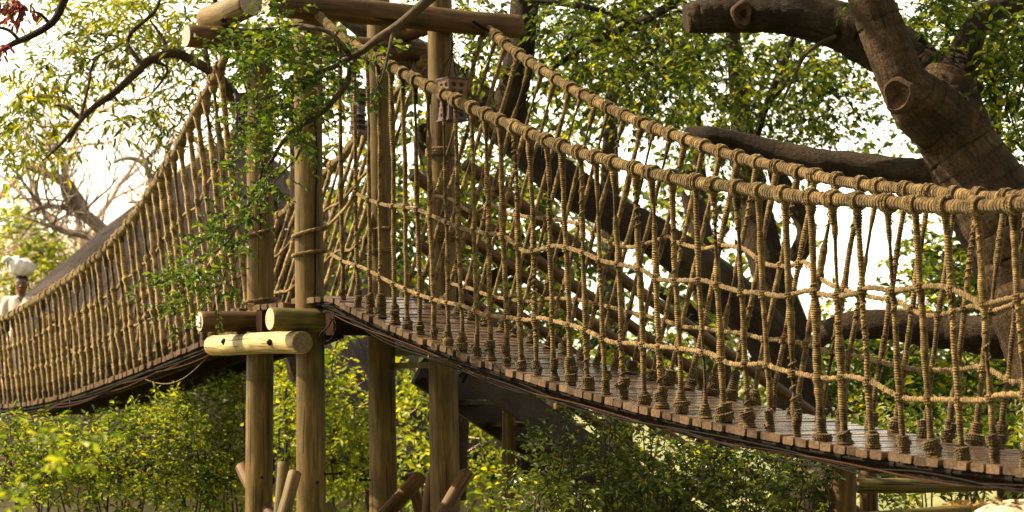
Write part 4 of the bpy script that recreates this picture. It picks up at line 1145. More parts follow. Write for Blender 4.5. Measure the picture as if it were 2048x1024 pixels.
fo_.absorb(tm, 1).build('foliage', [MT['lf_canopy'], MT['bark_twig']], bt, smooth=False)

lm, tm = MB(), MB()                                        # unseen crown added above the bridge to cut the overhead skylight
for _ in range(46):
    x, y, z = RNG.uniform(-2.2, 8), RNG.uniform(7.5, 25), RNG.uniform(7.0, 10.5)
    spray(lm, tm, (x, y, z), (1.3, 1.3, .55), 46, 8, .5, .15, .085, .3, .1, 4, .006)
lm.absorb(tm, 1).build('foliage', [MT['lf_canopy'], MT['bark_twig']], bt, smooth=False)
mb = MB()
for e in ((-2, 15, 8.3), (-1, 20, 8.6), (0, 12, 8.2), (3, 19, 9), (4, 11, 8.4), (-1, 9, 8.6)):
    a = at(1700, -110, 15.1); tube(mb, smooth_path(np.stack([a, (a + e) / 2 + RNG.normal(0, .3, 3) + [0, 0, 1.0], np.array(e)]), 18), np.linspace(.13, .03, 18), 8)
mb.build('limb', MT['bark'], bt)

# unseen leaf masses added behind and beside the camera to block fill light
lm = MB()
for _ in range(90):
    a = RNG.uniform(math.radians(75), math.radians(262)); R_ = RNG.uniform(9, 17)
    x, y, z = R_ * math.sin(a), R_ * math.cos(a) + 3, RNG.uniform(.5, 11)
    spray(lm, None, (x, y, z), (1.9, 1.9, 1.5), 60, 7, .7, .34, .20, .3, .1, 4, 0)
tag(lm.build('fill_blocking_leaves', MT['lf_dark'], smooth=False), 'unseen dark leaf masses added around the camera to block fill light', 'fill_blocking_leaves', None, 'stuff')

# ------------------------------------------------------------------ dark trees behind the near span
def tree(name, label, limbs, clumps, Y, m='bark_dark', lmat='lf_canopy', L=.10, Wd=.05, per=7, tl=.35, kind=4, dn=1.0, dep=1.2, twr=.004, up=.2, droop=.4, group=None, base=None, jit=.02):
    b = at(*limbs[0][0][0]) if base is None else base
    root = veg(name, label, 'tree', b, group)
    for k, (pts, wds) in enumerate(limbs):
        mb = MB(); limb(mb, pts, wds, 12 if k == 0 else 8, jit, 8, .05); mb.build('trunk' if k == 0 else 'limb', MT[m], root)
    lm, tm = MB(), MB()
    for (x, y, rx, ry, n) in clumps:
        c, r = pe(x, y, Y + random.uniform(-dep, dep) * .6, rx, ry, dep)
        spray(lm, tm, c, r, max(2, int(n * dn)), per, tl, L, Wd, droop, up, kind, twr)
    if clumps:
        lm.absorb(tm, 1).build('foliage', [MT[lmat], MT['bark_twig']], root, smooth=False)
    return root

tree('leaning_tree', 'dark tree with thick leaning trunk and one straight stem, just right of the tower',
     [([(1660,1100,20.5),(1590,760,20.6),(1460,590,20.7),(1330,490,20.8),(1210,420,20.9),(1090,330,21.0),(980,225,21.1),(880,150,21.2),(790,90,21.3),(700,20,21.4)], [125,104,90,82,76,76,80,76,70,62]),
      ([(1010,260,21.0),(1020,200,20.9),(1036,140,20.9),(1046,60,20.9),(1054,-30,20.9),(1060,-120,20.9)], [95,66,62,58,56,54]),
      ([(1100,140,20.6),(1170,92,20.5),(1235,62,20.5),(1290,40,20.5),(1360,0,20.5)], [10,13,16,18,20]),
      ([(1040,0,20.8),(1130,8,20.7),(1200,20,20.6),(1270,48,20.5)], [14,12,10,8])],
     [(1110,40,50,40,34),(1150,100,50,35,34),(1190,30,50,40,40),(1250,20,50,35,40),(1230,110,50,35,34),(1290,80,50,40,40),(1310,20,50,35,40),(1120,170,40,30,18),(1180,160,40,30,20),(1270,170,50,30,30),(1320,140,50,35,34),(960,130,40,50,26),(930,90,30,40,18),(960,25,40,25,20),(870,40,30,40,14),(1340,200,40,30,22),(1100,90,30,30,16),(1160,220,30,20,10),(1390,120,40,40,26),(1210,200,40,22,14),(940,280,30,40,16),(1370,60,40,40,30)], 20.4, L=.078, Wd=.042, dn=1.15, base=at(1640, 900, 20.5))
tree('upright_tree', 'dark upright trunk in the middle distance behind the right half of the near span',
     [([(1640,1150,23.5),(1605,800,23.5),(1580,680,23.5),(1545,560,23.5),(1515,440,23.6),(1495,330,23.7),(1482,230,23.8),(1470,130,23.8),(1462,20,23.8)], [120,96,84,78,70,56,42,32,28]),
      ([(1590,520,23.4),(1612,470,23.3),(1600,420,23.3),(1560,360,23.3),(1545,290,23.3)], [40,40,44,40,30]),
      ([(1500,330,23.5),(1520,250,23.2),(1545,180,23.1),(1580,95,23),(1600,20,23)], [16,16,15,14,12]),
      ([(1540,205,23),(1570,170,22.9),(1592,130,22.9),(1616,100,22.9)], [8,8,6,4])],
     [(1400,130,50,40,34),(1440,190,50,40,40),(1400,250,45,35,30),(1480,150,50,40,36),(1460,250,40,40,34),(1530,120,50,40,36),(1560,200,50,40,36),(1520,260,40,30,22),(1600,160,50,40,36),(1640,130,45,35,28),(1620,230,45,35,26),(1660,200,45,35,26),(1690,170,40,30,22),(1580,270,40,25,14),(1480,320,30,30,12),(1420,310,30,20,8),(1690,250,35,25,12),(1640,290,30,20,8),(1340,260,40,30,12)], 22.6, L=.085, Wd=.046, dn=.95, base=at(1605, 900, 23.5))
# ------------------------------------------------------------------ background canopy trees
bgs = [('shady green tree close behind the log stair and the back tower posts', 'lf_dark', 24, [([(900,1000,24),(905,800,24),(900,600,24),(880,420,24),(840,250,24)], [70,60,54,44,30]), ([(905,640,24),(980,560,24),(1060,520,24),(1150,500,24)], [34,30,22,14])],
        [(700,330,45,60,26),(760,420,45,60,30),(830,330,45,60,30),(840,470,45,60,34),(900,560,45,50,34),(930,400,45,60,32),(980,480,45,50,32),(970,330,45,50,26),(1030,560,45,50,34),(1050,400,40,50,26),(1090,640,45,40,26),(1000,660,50,40,26),(1110,470,40,40,20),(900,680,45,40,22),(690,480,40,60,24),(720,580,40,50,24),(1150,560,35,35,14),(1200,650,40,30,14),(1060,300,40,40,18),(1120,250,40,30,16),(860,220,40,40,20),(790,230,40,40,20)]),
       ('dark low boughed tree behind the right half of the ropes, beside the bright gap', 'lf_dark', 27, [([(1440,1000,27),(1430,800,27),(1420,600,27),(1400,460,27),(1370,330,27)], [80,70,64,50,34]), ([(1430,700,27),(1370,620,27),(1300,570,27)], [40,34,20])],
        [(1330,400,45,40,24),(1400,430,45,45,24),(1290,450,40,35,16),(1440,540,50,50,30),(1380,600,45,45,26),(1480,640,50,50,30),(1550,700,50,50,30),(1420,700,50,40,30),(1330,680,40,30,16),(1500,400,40,40,20),(1640,700,40,40,20),(1700,690,40,30,16),(1560,480,30,50,16),(1340,330,40,25,12)]),
('dark green tree far behind the straight stem, right of the tower top', 'lf_canopy', 31, [([(1240,1000,31),(1230,700,31),(1220,400,31),(1225,150,31)], [60,52,40,22])],
        [(1130,60,90,60,60),(1230,40,90,60,70),(1180,150,90,60,60),(1290,110,80,60,55),(1110,210,60,50,34),(1240,220,80,50,34),(1330,170,60,50,30),(980,60,60,70,34),(1000,300,60,60,24),(1130,330,50,50,14),(1330,40,60,50,40)]),
       ('hazy green tree far off under the sawn limb of the massive tree', 'lf_canopy', 34, [([(1420,1000,34),(1410,700,34),(1400,400,34),(1390,200,34)], [54,44,34,20])],
        [(1390,90,70,60,50),(1450,60,70,50,50),(1470,190,80,60,46),(1390,230,80,60,40),(1540,160,80,60,46),(1560,60,80,50,50),(1620,120,70,60,46),(1660,200,70,50,34),(1700,120,60,50,36),(1380,320,60,40,16),(1480,330,60,40,18),(1590,300,50,40,12),(1700,280,60,40,12),(1790,290,50,40,14),(1840,260,40,40,14)]),
       ('pale leafy tree against the sky behind the massive trunk at far right', 'lf_canopy', 30, [([(2020,1000,30),(2000,700,30),(1990,400,30),(1990,100,30)], [54,44,34,20])],
        [(1870,60,60,50,40),(1930,40,60,50,46),(1990,60,60,50,46),(2040,100,50,60,46),(2000,160,60,50,44),(2040,220,50,60,46),(1960,120,50,40,30),(2010,300,50,50,34),(2060,340,50,50,34),(1890,300,30,30,8)]),
       ('green tree in the far middle behind the ropes and the log stair', 'lf_canopy', 27, [([(1130,1050,33),(1120,800,33),(1110,600,33),(1090,380,33)], [60,50,40,24])],
        [(960,420,60,50,34),(1040,430,70,60,40),(1000,540,70,60,44),(940,600,60,60,40),(1080,560,60,60,36),(1130,480,60,60,24),(880,420,50,60,34),(820,380,40,60,26),(1060,660,60,50,34),(1170,600,50,40,14),(700,420,50,60,22),(660,500,40,60,16),(850,540,50,60,34),(760,520,50,60,26)]),
       ('yellow green tree behind the leafy branch and the front tower posts', 'lf_yellow', 30, [([(620,900,30),(610,700,30),(600,400,30),(590,150,30)], [60,50,40,24])],
        [(560,60,70,50,44),(640,60,60,50,36),(690,120,50,60,34),(600,160,60,60,40),(540,180,60,60,36),(660,240,60,60,34),(600,300,50,60,24),(720,230,40,60,26),(500,60,50,50,32),(820,180,40,50,20),(480,150,50,60,30)])]
for lab, lmt, Y, lbs, cl2 in bgs:
    tree('canopy_tree', lab, lbs, cl2, Y, L=.15, Wd=.085, lmat=lmt, dn=.8, dep=1.6, per=6, tl=.5, twr=.006)

# right hand mid green masses under the horizontal limb
def shrub(name, label, clumps, Y, lmat, L, Wd, per=7, tl=.22, dn=1.0, dep=.7, kind=4, stems=6, twr=.0025, up=.5, droop=.2, smat='bark_twig', cat='bush', group=None, stem_w=5):
    xs = np.array([c[0] for c in clumps]); 
    root = veg(name, label, cat, at(float(xs.mean()), 1024, Y), group)
    lm, tm = MB(), MB()
    for (x, y, rx, ry, n) in clumps:
        c, r = pe(x, y, Y + random.uniform(-dep, dep) * .7, rx, ry, dep)
        spray(lm, tm, c, r, max(2, int(n * dn)), per, tl, L, Wd, droop, up, kind, twr)
    lm.absorb(tm, 1).build('foliage', [MT[lmat], MT['bark_twig']], root, smooth=False)
    for k in range(stems):
        cx, cy, rx, ry, _ = random.choice(clumps); e = at(cx + random.uniform(-.5, .5) * rx, cy - random.uniform(-.2, .6) * ry, Y + random.uniform(-.4, .4))
        b = np.array([e[0] + random.uniform(-.4, .4), e[1] + random.uniform(-.4, .4), -.02]); m_ = (b + e) / 2 + RNG.normal(0, .10, 3)
        P = smooth_path(np.stack([b, m_, e]), 14, .012); tm = MB(); tube(tm, P, np.linspace(pw(stem_w, Y) * .7, pw(stem_w, Y) * .22, 14), 6); tm.build('stem', MT[smat], root)
    return root
shrub('bush', 'broad green bush under the low horizontal limb at the right, behind the ropes', [(1660,830,70,60,70),(1740,800,70,60,70),(1820,780,70,60,70),(1900,780,70,60,70),(1980,770,70,60,70),(2050,780,60,70,60),(1870,560,50,60,24),(1930,540,50,60,28),(1990,540,50,60,28),(2040,560,40,70,30),(1700,720,50,40,26),(1790,720,60,40,30),(1890,620,50,50,24),(1950,640,60,50,34)], 24, 'lf_canopy', .12, .062, tl=.4, dep=1.2, dn=1.5)
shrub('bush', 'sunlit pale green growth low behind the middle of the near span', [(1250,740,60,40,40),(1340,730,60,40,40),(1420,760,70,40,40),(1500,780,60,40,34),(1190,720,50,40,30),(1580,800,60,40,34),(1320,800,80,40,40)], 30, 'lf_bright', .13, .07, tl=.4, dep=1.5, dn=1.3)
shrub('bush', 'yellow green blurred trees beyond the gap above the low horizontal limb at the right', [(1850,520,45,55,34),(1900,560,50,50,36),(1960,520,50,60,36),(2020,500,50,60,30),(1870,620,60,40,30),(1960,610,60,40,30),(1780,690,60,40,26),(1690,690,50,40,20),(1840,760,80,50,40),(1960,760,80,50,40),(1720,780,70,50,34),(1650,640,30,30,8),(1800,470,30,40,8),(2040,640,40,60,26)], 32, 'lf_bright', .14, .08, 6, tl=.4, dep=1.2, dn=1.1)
shrub('bush', 'dark bush at the bottom right behind the low log fence', [(1750,960,80,50,60),(1850,960,70,50,55),(1940,950,70,50,55),(2030,940,60,60,50),(1760,890,60,40,34),(1880,880,60,40,36),(1990,870,60,40,36)], 19, 'lf_bush', .085, .045, tl=.3, dep=.9, dn=1.3)
# bush in the right foreground under the span
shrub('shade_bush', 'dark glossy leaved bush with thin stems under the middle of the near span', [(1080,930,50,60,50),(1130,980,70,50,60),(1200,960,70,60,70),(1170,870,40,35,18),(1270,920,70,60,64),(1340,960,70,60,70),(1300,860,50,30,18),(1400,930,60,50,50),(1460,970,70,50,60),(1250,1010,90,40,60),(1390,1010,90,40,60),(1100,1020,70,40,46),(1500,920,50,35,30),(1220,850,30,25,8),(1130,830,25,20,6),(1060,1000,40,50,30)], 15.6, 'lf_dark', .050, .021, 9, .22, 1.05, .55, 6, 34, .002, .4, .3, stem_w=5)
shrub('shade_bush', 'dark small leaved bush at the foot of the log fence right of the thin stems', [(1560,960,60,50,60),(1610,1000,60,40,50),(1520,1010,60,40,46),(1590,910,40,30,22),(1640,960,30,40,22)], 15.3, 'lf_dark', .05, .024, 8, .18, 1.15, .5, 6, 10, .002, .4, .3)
# left bottom bushes
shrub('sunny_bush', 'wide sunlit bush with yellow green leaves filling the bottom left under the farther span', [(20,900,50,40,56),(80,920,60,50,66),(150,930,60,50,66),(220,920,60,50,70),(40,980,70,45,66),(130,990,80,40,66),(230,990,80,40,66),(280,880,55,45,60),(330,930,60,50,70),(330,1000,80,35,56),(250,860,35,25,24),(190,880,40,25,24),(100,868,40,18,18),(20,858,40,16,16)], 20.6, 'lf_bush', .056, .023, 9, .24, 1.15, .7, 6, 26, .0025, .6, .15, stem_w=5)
shrub('sunny_bush', 'tall bright bush beside the left front tower post below the farther span', [(370,860,45,50,56),(420,830,45,50,60),(460,800,35,50,48),(400,930,60,50,70),(460,900,40,60,60),(440,990,60,40,60),(340,830,30,30,22),(300,850,30,25,16),(480,770,20,25,16),(370,1000,60,35,46)], 20.9, 'lf_bush', .058, .024, 9, .24, 1.2, .6, 6, 16, .0025, .6, .15)
shrub('lime_bush', 'lime green bush glowing between the front and back tower posts', [(600,780,45,60,44),(650,760,40,50,36),(570,850,40,70,46),(640,860,55,60,60),(690,850,40,50,34),(620,950,60,60,66),(700,940,45,60,44),(730,880,25,35,14),(660,1010,70,40,56),(575,740,30,40,22),(735,1000,30,40,20),(670,700,20,25,8)], 25, 'lf_bright', .080, .033, 9, .30, 1.3, .8, 6, 12, .003, .6, .15)
shrub('lime_bush', 'soft green bush beyond the two back tower posts, right of the grey trunk', [(840,760,45,40,26),(840,850,45,60,44),(960,760,50,50,34),(980,860,60,70,60),(840,960,50,60,50),(960,980,70,50,60),(920,700,30,30,12),(1050,820,40,60,30),(1060,740,50,40,24)], 28, 'lf_bright', .11, .055, 7, .35, 1.15, 1.1, 4, 8, .003, .5, .2)
shrub('bush', 'green bush behind the woman at the left edge', [(20,470,50,40,50),(70,480,50,40,50),(120,500,40,40,40),(20,540,50,50,56),(80,550,50,50,56),(140,520,40,35,30),(160,560,40,50,34),(20,610,60,50,50),(100,620,60,50,50),(40,440,40,20,18),(200,620,50,60,40)], 45, 'lf_bright', .13, .075, 6, .4, 1.5, 1.2, 4, 6, .004, .5, .2)
shrub('bush', 'mixed green thicket in shade below the dipping middle of the farther span', [(60,760,80,60,60),(160,780,80,60,60),(260,790,80,50,60),(340,770,70,60,50),(430,740,60,60,50),(500,760,50,70,46),(560,700,40,60,34)], 30, 'lf_canopy', .11, .06, 6, .35, 1.3, 1.2, 4, 6, .004, .5, .2)
sp = shrub('leafy_sprig', 'blurred yellow green sprig close to the camera at the lower left', [(135,895,22,22,5),(115,925,18,25,4),(160,880,20,10,2),(40,1010,30,12,4)], 7.0, 'lf_bright', .040, .018, 6, .10, 1.0, .08, 6, 2, .001, .3, .3, cat='plant', stem_w=4)

# grey trunk behind the tower, bare trees
tree('grey_trunk', 'hazy grey bare trunk far behind, between the tower posts below the deck', [([(760,1250,36),(745,1050,36),(728,900,36),(718,780,36),(712,660,36),(690,520,36),(672,380,36)], [90,72,60,54,56,50,40]), ([(715,700,36),(760,600,36),(800,520,36)], [40,30,20])], [], 36, m='bark_bare')
def bare_tree(label, px, py, Y, d, L, r, depth, tw, nch=2, m='bark_bare', spread=.6, main=None):
    root = veg('bare_tree', label, 'tree', at(px, 900, Y), 'leafless trees on the far slope')
    mb = MB(); tips = []
    b = at(px, py, Y)
    tube(mb, smooth_path(np.stack([[b[0], b[1], 0], (b + [b[0], b[1], 0]) / 2 + [.1, 0, 0], b]), 12), np.linspace(r * 1.5, r, 12), 8)
    if main:
        for pts, wds in main:
            Q = limb(mb, pts, wds, 8, .03, 8, .05)
            for q in range(4, len(Q), 3): grow(mb, Q[q], RNG.normal(0, 1, 3) + [0, 0, .7], L * .42, r * .17, max(1, depth - 2), spread, 3, .03, 5, tips, .55, .11)
    else:
        for k in range(4): grow(mb, b, np.asarray(d, float) + RNG.normal(0, .5, 3), L, r * .6, depth, spread, 3, .03, 6, tips, .55, .11)
    mb.build('trunk', MT[m], root)
    mb = MB()
    for p in tips:
        if random.random() < .6: grow(mb, p, RNG.normal(0, 1, 3) + [0, 0, .4], L * .2, .0065, 1, .6, 3, 0, 3, None, .5, .14)
    mb.build('crown', MT['twig_pink'], root)
bare_tree('leafless tree with a crooked dark limb left of the thatched roof', 215, 470, 38, (0, 0, 1), 2.0, .14, 4, 2,
          main=[([(215,470,38),(190,445,38),(165,425,38),(140,380,38),(118,358,38),(85,345,38),(45,325,38)], [28,26,26,22,19,15,10]), ([(168,428,38),(130,415,38),(80,415,38),(50,430,38)], [14,11,8,5]), ([(175,470,38),(130,462,38),(90,448,38)], [16,14,7]), ([(72,360,38),(72,385,38),(80,410,38)], [9,7,5]), ([(120,358,38),(130,400,38),(160,430,38)], [7,6,5])])
bare_tree('thin leafless tree rising above the peak of the thatched roof', 300, 375, 40, (-.1, 0, 1), 1.4, .09, 3, 1,
          main=[([(306,385,40),(300,355,40),(290,330,40),(270,318,40),(245,318,40),(228,326,40)], [16,13,11,9,7,4]), ([(298,350,40),(285,310,40),(275,290,40)], [9,7,4]), ([(330,420,40),(315,405,40),(285,405,40),(256,405,40)], [10,9,7,4]), ([(300,360,40),(330,320,40),(345,280,40)], [9,7,4])])
bare_tree('pinkish twiggy leafless tree at the far left edge', -45, 440, 42, (0, 0, 1), 2.2, .10, 4, 2, m='twig_pink')
bare_tree('pinkish leafless thicket tree in front of the hill, right of the crooked limb', 165, 480, 44, (.1, 0, 1), 1.9, .10, 4, 2, m='twig_pink')
# ------------------------------------------------------------------ THATCHED HUT
Yh = 37.0
ap = at(470, 258, Yh); hut = empty('thatched_hut', (ap[0], ap[1], 0), 'grey thatched cone roof of a round hut behind the farther span', 'hut')
mb = MB(); ns = 96; n = 40; eave_z = 1.15; hgt = ap[2] - eave_z; base_r = hgt * 1.16
V = []
for i in range(n + 1):
    t = i / n; r = base_r * t + .25 * math.sin(PI * t) * .8
    a = np.arange(ns) / ns * 2 * PI; rr = r * (1 + .008 * np.sin(a * 7 + i * .3)) + RNG.normal(0, .015, ns) * min(1, t * 4)
    V.append(np.stack([ap[0] + rr * np.cos(a), ap[1] + rr * np.sin(a), np.full(ns, ap[2] - hgt * t)], -1))
a = np.arange(ns) / ns * 2 * PI
V.append(np.stack([ap[0] + (base_r - .05) * np.cos(a), ap[1] + (base_r - .05) * np.sin(a), np.full(ns, eave_z - .3)], -1))
V.append(np.stack([ap[0] + (base_r - .8) * np.cos(a), ap[1] + (base_r - .8) * np.sin(a), np.full(ns, eave_z - .05)], -1))
V = np.concatenate(V); nn = n + 3
i = np.arange(nn - 1)[:, None]; j = np.arange(ns)[None]; j2 = (j + 1) % ns
Fc = np.stack([i * ns + j, (i + 1) * ns + j, (i + 1) * ns + j2, i * ns + j2], -1).reshape(-1, 4)
u0 = np.broadcast_to(j / ns, (nn - 1, ns)); v0 = np.broadcast_to(i / n, (nn - 1, ns))
UV = np.stack([np.stack([u0, v0], -1), np.stack([u0, v0 + 1 / n], -1), np.stack([u0 + 1 / ns, v0 + 1 / n], -1), np.stack([u0 + 1 / ns, v0], -1)], 2).reshape(-1, 4, 2)
mb.add(V, Fc, UV); roof_mb = mb
mb = MB(); wr = base_r - .7; k = 48; t = np.arange(k) / k * 2 * PI
V = np.concatenate([np.stack([ap[0] + wr * np.cos(t), ap[1] + wr * np.sin(t), np.full(k, z)], -1) for z in (-.1, eave_z + .1)])
mb.add(V, [[q, (q + 1) % k, k + (q + 1) % k, k + q] for q in range(k)]); mb.build('wall', MT['rock'], hut)
mb = MB()
for _ in range(900):                                         # loose straws
    f = random.random() ** .6; aa = random.uniform(PI * .9, PI * 1.75); r = base_r * f
    p = np.array([ap[0] + r * math.cos(aa), ap[1] + r * math.sin(aa), ap[2] - hgt * f + .02])
    d = np.array([math.cos(aa) + random.uniform(-.5, .5), math.sin(aa), random.uniform(-.6, .9)]); l = random.uniform(.1, .35)
    s = np.array([.008, 0, .008]); roof_mb.add([p - s, p + s, p + d * l], [[0, 1, 2]], None, 1)
roof_mb.build('roof', [MT['thatch'], MT['straw']], hut)

# ------------------------------------------------------------------ PERSON carrying a bundle
sP = float(LS.s_of_px(43, .40)); px_ = LS.xy(sP, .40); zP = float(deckL(sP)); YP = px_[1]
hs = (pw(1, YP) * (815 - 549)) ; hgtP = H + (HOR - 551) / F * YP - zP
pr_ = empty('person', (px_[0], px_[1], zP), 'woman in white v-neck shirt and pale skirt carrying a bundle on her head', 'person')
pr_.rotation_euler[2] = .12
k = hgtP / 1.62
def person_body():
    J = {}; Vv = []; Ed = []; Rr = []
    def v(p, rx, ry=None): Vv.append(tuple(x * k for x in p)); Rr.append((rx * k, (ry or rx) * k)); return len(Vv) - 1
    def chain(p0, lst):
        prev = p0
        for p, rx, ry in lst:
            c = v(p, rx, ry); Ed.append((prev, c)); prev = c
        return prev
    pel = v((0, 0, .86), .145, .11)
    chest = chain(pel, [((0, 0, 1.0), .12, .10), ((0, 0, 1.14), .135, .105), ((0, 0, 1.27), .14, .10)])
    neck = chain(chest, [((0, .01, 1.345), .070, .062), ((0, .005, 1.39), .050, .054)])
    chain(neck, [((0, -.014, 1.435), .064, .080), ((0, -.010, 1.485), .094, .106), ((0, 0, 1.55), .094, .108), ((0, .005, 1.60), .072, .082)])
    for sx in (-1, 1):
        sh = chain(chest, [((sx * .165, 0, 1.30), .058, .055)])
        hand = chain(sh, [((sx * .205, .01, 1.17), .045, .045), ((sx * .225, .02, 1.03), .037, .037), ((sx * .23, -.01, .91), .033, .033), ((sx * .228, -.035, .80), .023, .026), ((sx * .225, -.045, .74), .024, .032)])
        for f, (dy, ln) in enumerate(((-.026, .062), (-.009, .072), (.009, .068), (.025, .054))):
            chain(hand, [((sx * .226, -.045 + dy, .70), .0095, .0095), ((sx * .222, -.045 + dy, .70 - ln * .5), .009, .009), ((sx * .212, -.045 + dy, .70 - ln), .0075, .0075)])
        chain(hand, [((sx * .212, -.078, .735), .010, .010), ((sx * .205, -.092, .70), .009, .009)])
        chain(pel, [((sx * .085, 0, .76), .085, .085), ((sx * .09, -.005 + .03 * sx, .46), .055, .055), ((sx * .09, .01 + .05 * sx, .28), .05, .05), ((sx * .09, .02 + .07 * sx, .09), .034, .034), ((sx * .095, -.03 + .07 * sx, .035), .034, .028), ((sx * .10, -.12 + .07 * sx, .022), .034, .018)])
    me = bpy.data.meshes.new('body'); me.from_pydata(Vv, Ed, [])
    o = bpy.data.objects.new('body', me); COL.objects.link(o); o.parent = pr_
    sk = o.modifiers.new('skin', 'SKIN'); sk.use_smooth_shade = True
    for i, r in enumerate(Rr): me.skin_vertices[0].data[i].radius = r
    me.skin_vertices[0].data[0].use_root = True
    sb = o.modifiers.new('sub', 'SUBSURF'); sb.levels = 2; sb.render_levels = 2
    me.materials.append(MT['skin'])
    return o
body = person_body()
def loft(rings, sides=28, fold=None):
    """rings: (z, cx, cy, rx, ry)"""
    mb = MB(); V = []; t = np.arange(sides) / sides * 2 * PI
    for q, (z, cx, cy, rx, ry) in enumerate(rings):
        f = 1 if fold is None else 1 + fold[q] * np.sin(7 * t + .5 * q) + fold[q] * .6 * np.sin(11 * t)
        V.append(np.stack([cx + rx * np.cos(t) * f, cy + ry * np.sin(t) * f, np.full(sides, z)], -1) * k)
    n = len(rings); V = np.concatenate(V)
    Fq = [[i * sides + j, i * sides + (j + 1) % sides, (i + 1) * sides + (j + 1) % sides, (i + 1) * sides + j] for i in range(n - 1) for j in range(sides)]
    mb.add(V, Fq); return mb
def pchild(mb, nm, m, par=None):
    o = mb.build(nm, m, None); o.parent = par or pr_; return o
# shirt: torso with a v cut at the front, plus two short sleeves
sides = 40; t = np.arange(sides) / sides * 2 * PI; mb = MB(); V = []
for z, rx, ry in ((.84, .180, .142), (.92, .168, .132), (1.02, .160, .128), (1.12, .172, .138), (1.20, .178, .142), (1.27, .182, .128), (1.315, .172, .105), (1.345, .115, .085), (1.36, .085, .075)):
    front = np.clip(-np.sin(t), 0, 1) ** 3
    vz = z - (max(0, z - 1.16) * .42) * front * np.exp(-(np.cos(t) / .45) ** 2)
    V.append(np.stack([rx * np.cos(t), ry * np.sin(t) - .01, vz], -1) * k)
V = np.concatenate(V); n = 9
mb.add(V, [[i * sides + j, i * sides + (j + 1) % sides, (i + 1) * sides + (j + 1) % sides, (i + 1) * sides + j] for i in range(n - 1) for j in range(sides)])
for sx in (-1, 1):
    P = np.array([(sx * .10, 0, 1.29), (sx * .165, .0, 1.285), (sx * .20, .006, 1.21), (sx * .213, .012, 1.13), (sx * .219, .015, 1.09)]) * k
    tube(mb, smooth_path(P, 14), np.interp(np.linspace(0, 1, 14), [0, .3, .7, 1], [.06, .075, .066, .064]) * k, 16, False)
pchild(mb, 'shirt', MT['shirt'])
rr = [(.95, 0, 0, .150, .122), (.88, 0, 0, .176, .145), (.78, 0, 0, .20, .165), (.6, 0, 0, .215, .18), (.4, .0, 0, .232, .20), (.22, .0, 0, .25, .22), (.12, 0, 0, .256, .225)]
pchild(loft(rr, 56, [0, .01, .03, .045, .06, .07, .075]), 'skirt', MT['skirt'])
mb = MB(); V = []; sd = 30; t = np.arange(sd) / sd * 2 * PI                                  # apron hanging at the front, whiter
xs = np.linspace(-.12, .14, 12); zs = np.linspace(.92, .20, 14)
V = [[x * (1 + .25 * i / 13), -.16 - .075 * i / 13 - .01 * math.sin(j * 2.1 + i * .2) + .25 * x * x, z] for i, z in enumerate(zs) for j, x in enumerate(xs)]
mb.add(np.array(V) * k, [[i * 12 + j, i * 12 + j + 1, (i + 1) * 12 + j + 1, (i + 1) * 12 + j] for i in range(13) for j in range(11)])
V2 = np.array(V) + [0, .006, 0]; mb.add(V2 * k, [[i * 12 + j, (i + 1) * 12 + j, (i + 1) * 12 + j + 1, i * 12 + j + 1] for i in range(13) for j in range(11)])
pchild(mb, 'apron', MT['shirt'])
def ell(c, r, mb, su=14, sv=9, lo=-1.0):
    V = []
    for i in range(sv + 1):
        f = -PI / 2 + PI * i / sv; f = max(f, math.asin(lo))
        for j in range(su): a = j / su * 2 * PI; V.append((c[0] + r[0] * math.cos(f) * math.cos(a), c[1] + r[1] * math.cos(f) * math.sin(a), c[2] + r[2] * math.sin(f)))
    mb.add(np.array(V) * k, [[i * su + j, i * su + (j + 1) % su, (i + 1) * su + (j + 1) % su, (i + 1) * su + j] for i in range(sv) for j in range(su)])
mb = MB(); ell((0, .012, 1.548), (.094, .106, .088), mb, 24, 14, -.02); pchild(mb, 'hair', MT['hair'])
for sx in (-1, 1):
    mb = MB(); ell((sx * .03, -.094, 1.505), (.014, .008, .007), mb); e = pchild(mb, 'eye', MT['eye'])
    mb = MB(); ell((sx * .03, -.102, 1.505), (.0075, .003, .0068), mb); pchild(mb, 'iris', MT['hair'], e)
    mb = MB(); tube(mb, np.array([(sx * .016, -.100, 1.526), (sx * .034, -.098, 1.533), (sx * .052, -.085, 1.525)]) * k, .006 * k, 5); pchild(mb, 'eyebrow', MT['hair'])
    mb = MB(); ell((sx * .092, .008, 1.495), (.010, .020, .034), mb); pchild(mb, 'ear', MT['skin'])
mb = MB(); ell((0, -.108, 1.474), (.021, .014, .011), mb); tube(mb, np.array([(0, -.098, 1.512), (0, -.106, 1.492), (0, -.114, 1.476)]) * k, np.array([.008, .009, .011]) * k, 8); pchild(mb, 'nose', MT['skin'])
mb = MB(); ell((0, -.092, 1.444), (.032, .012, .007), mb); ell((0, -.090, 1.435), (.026, .012, .008), mb); pchild(mb, 'mouth', MT['lip'])
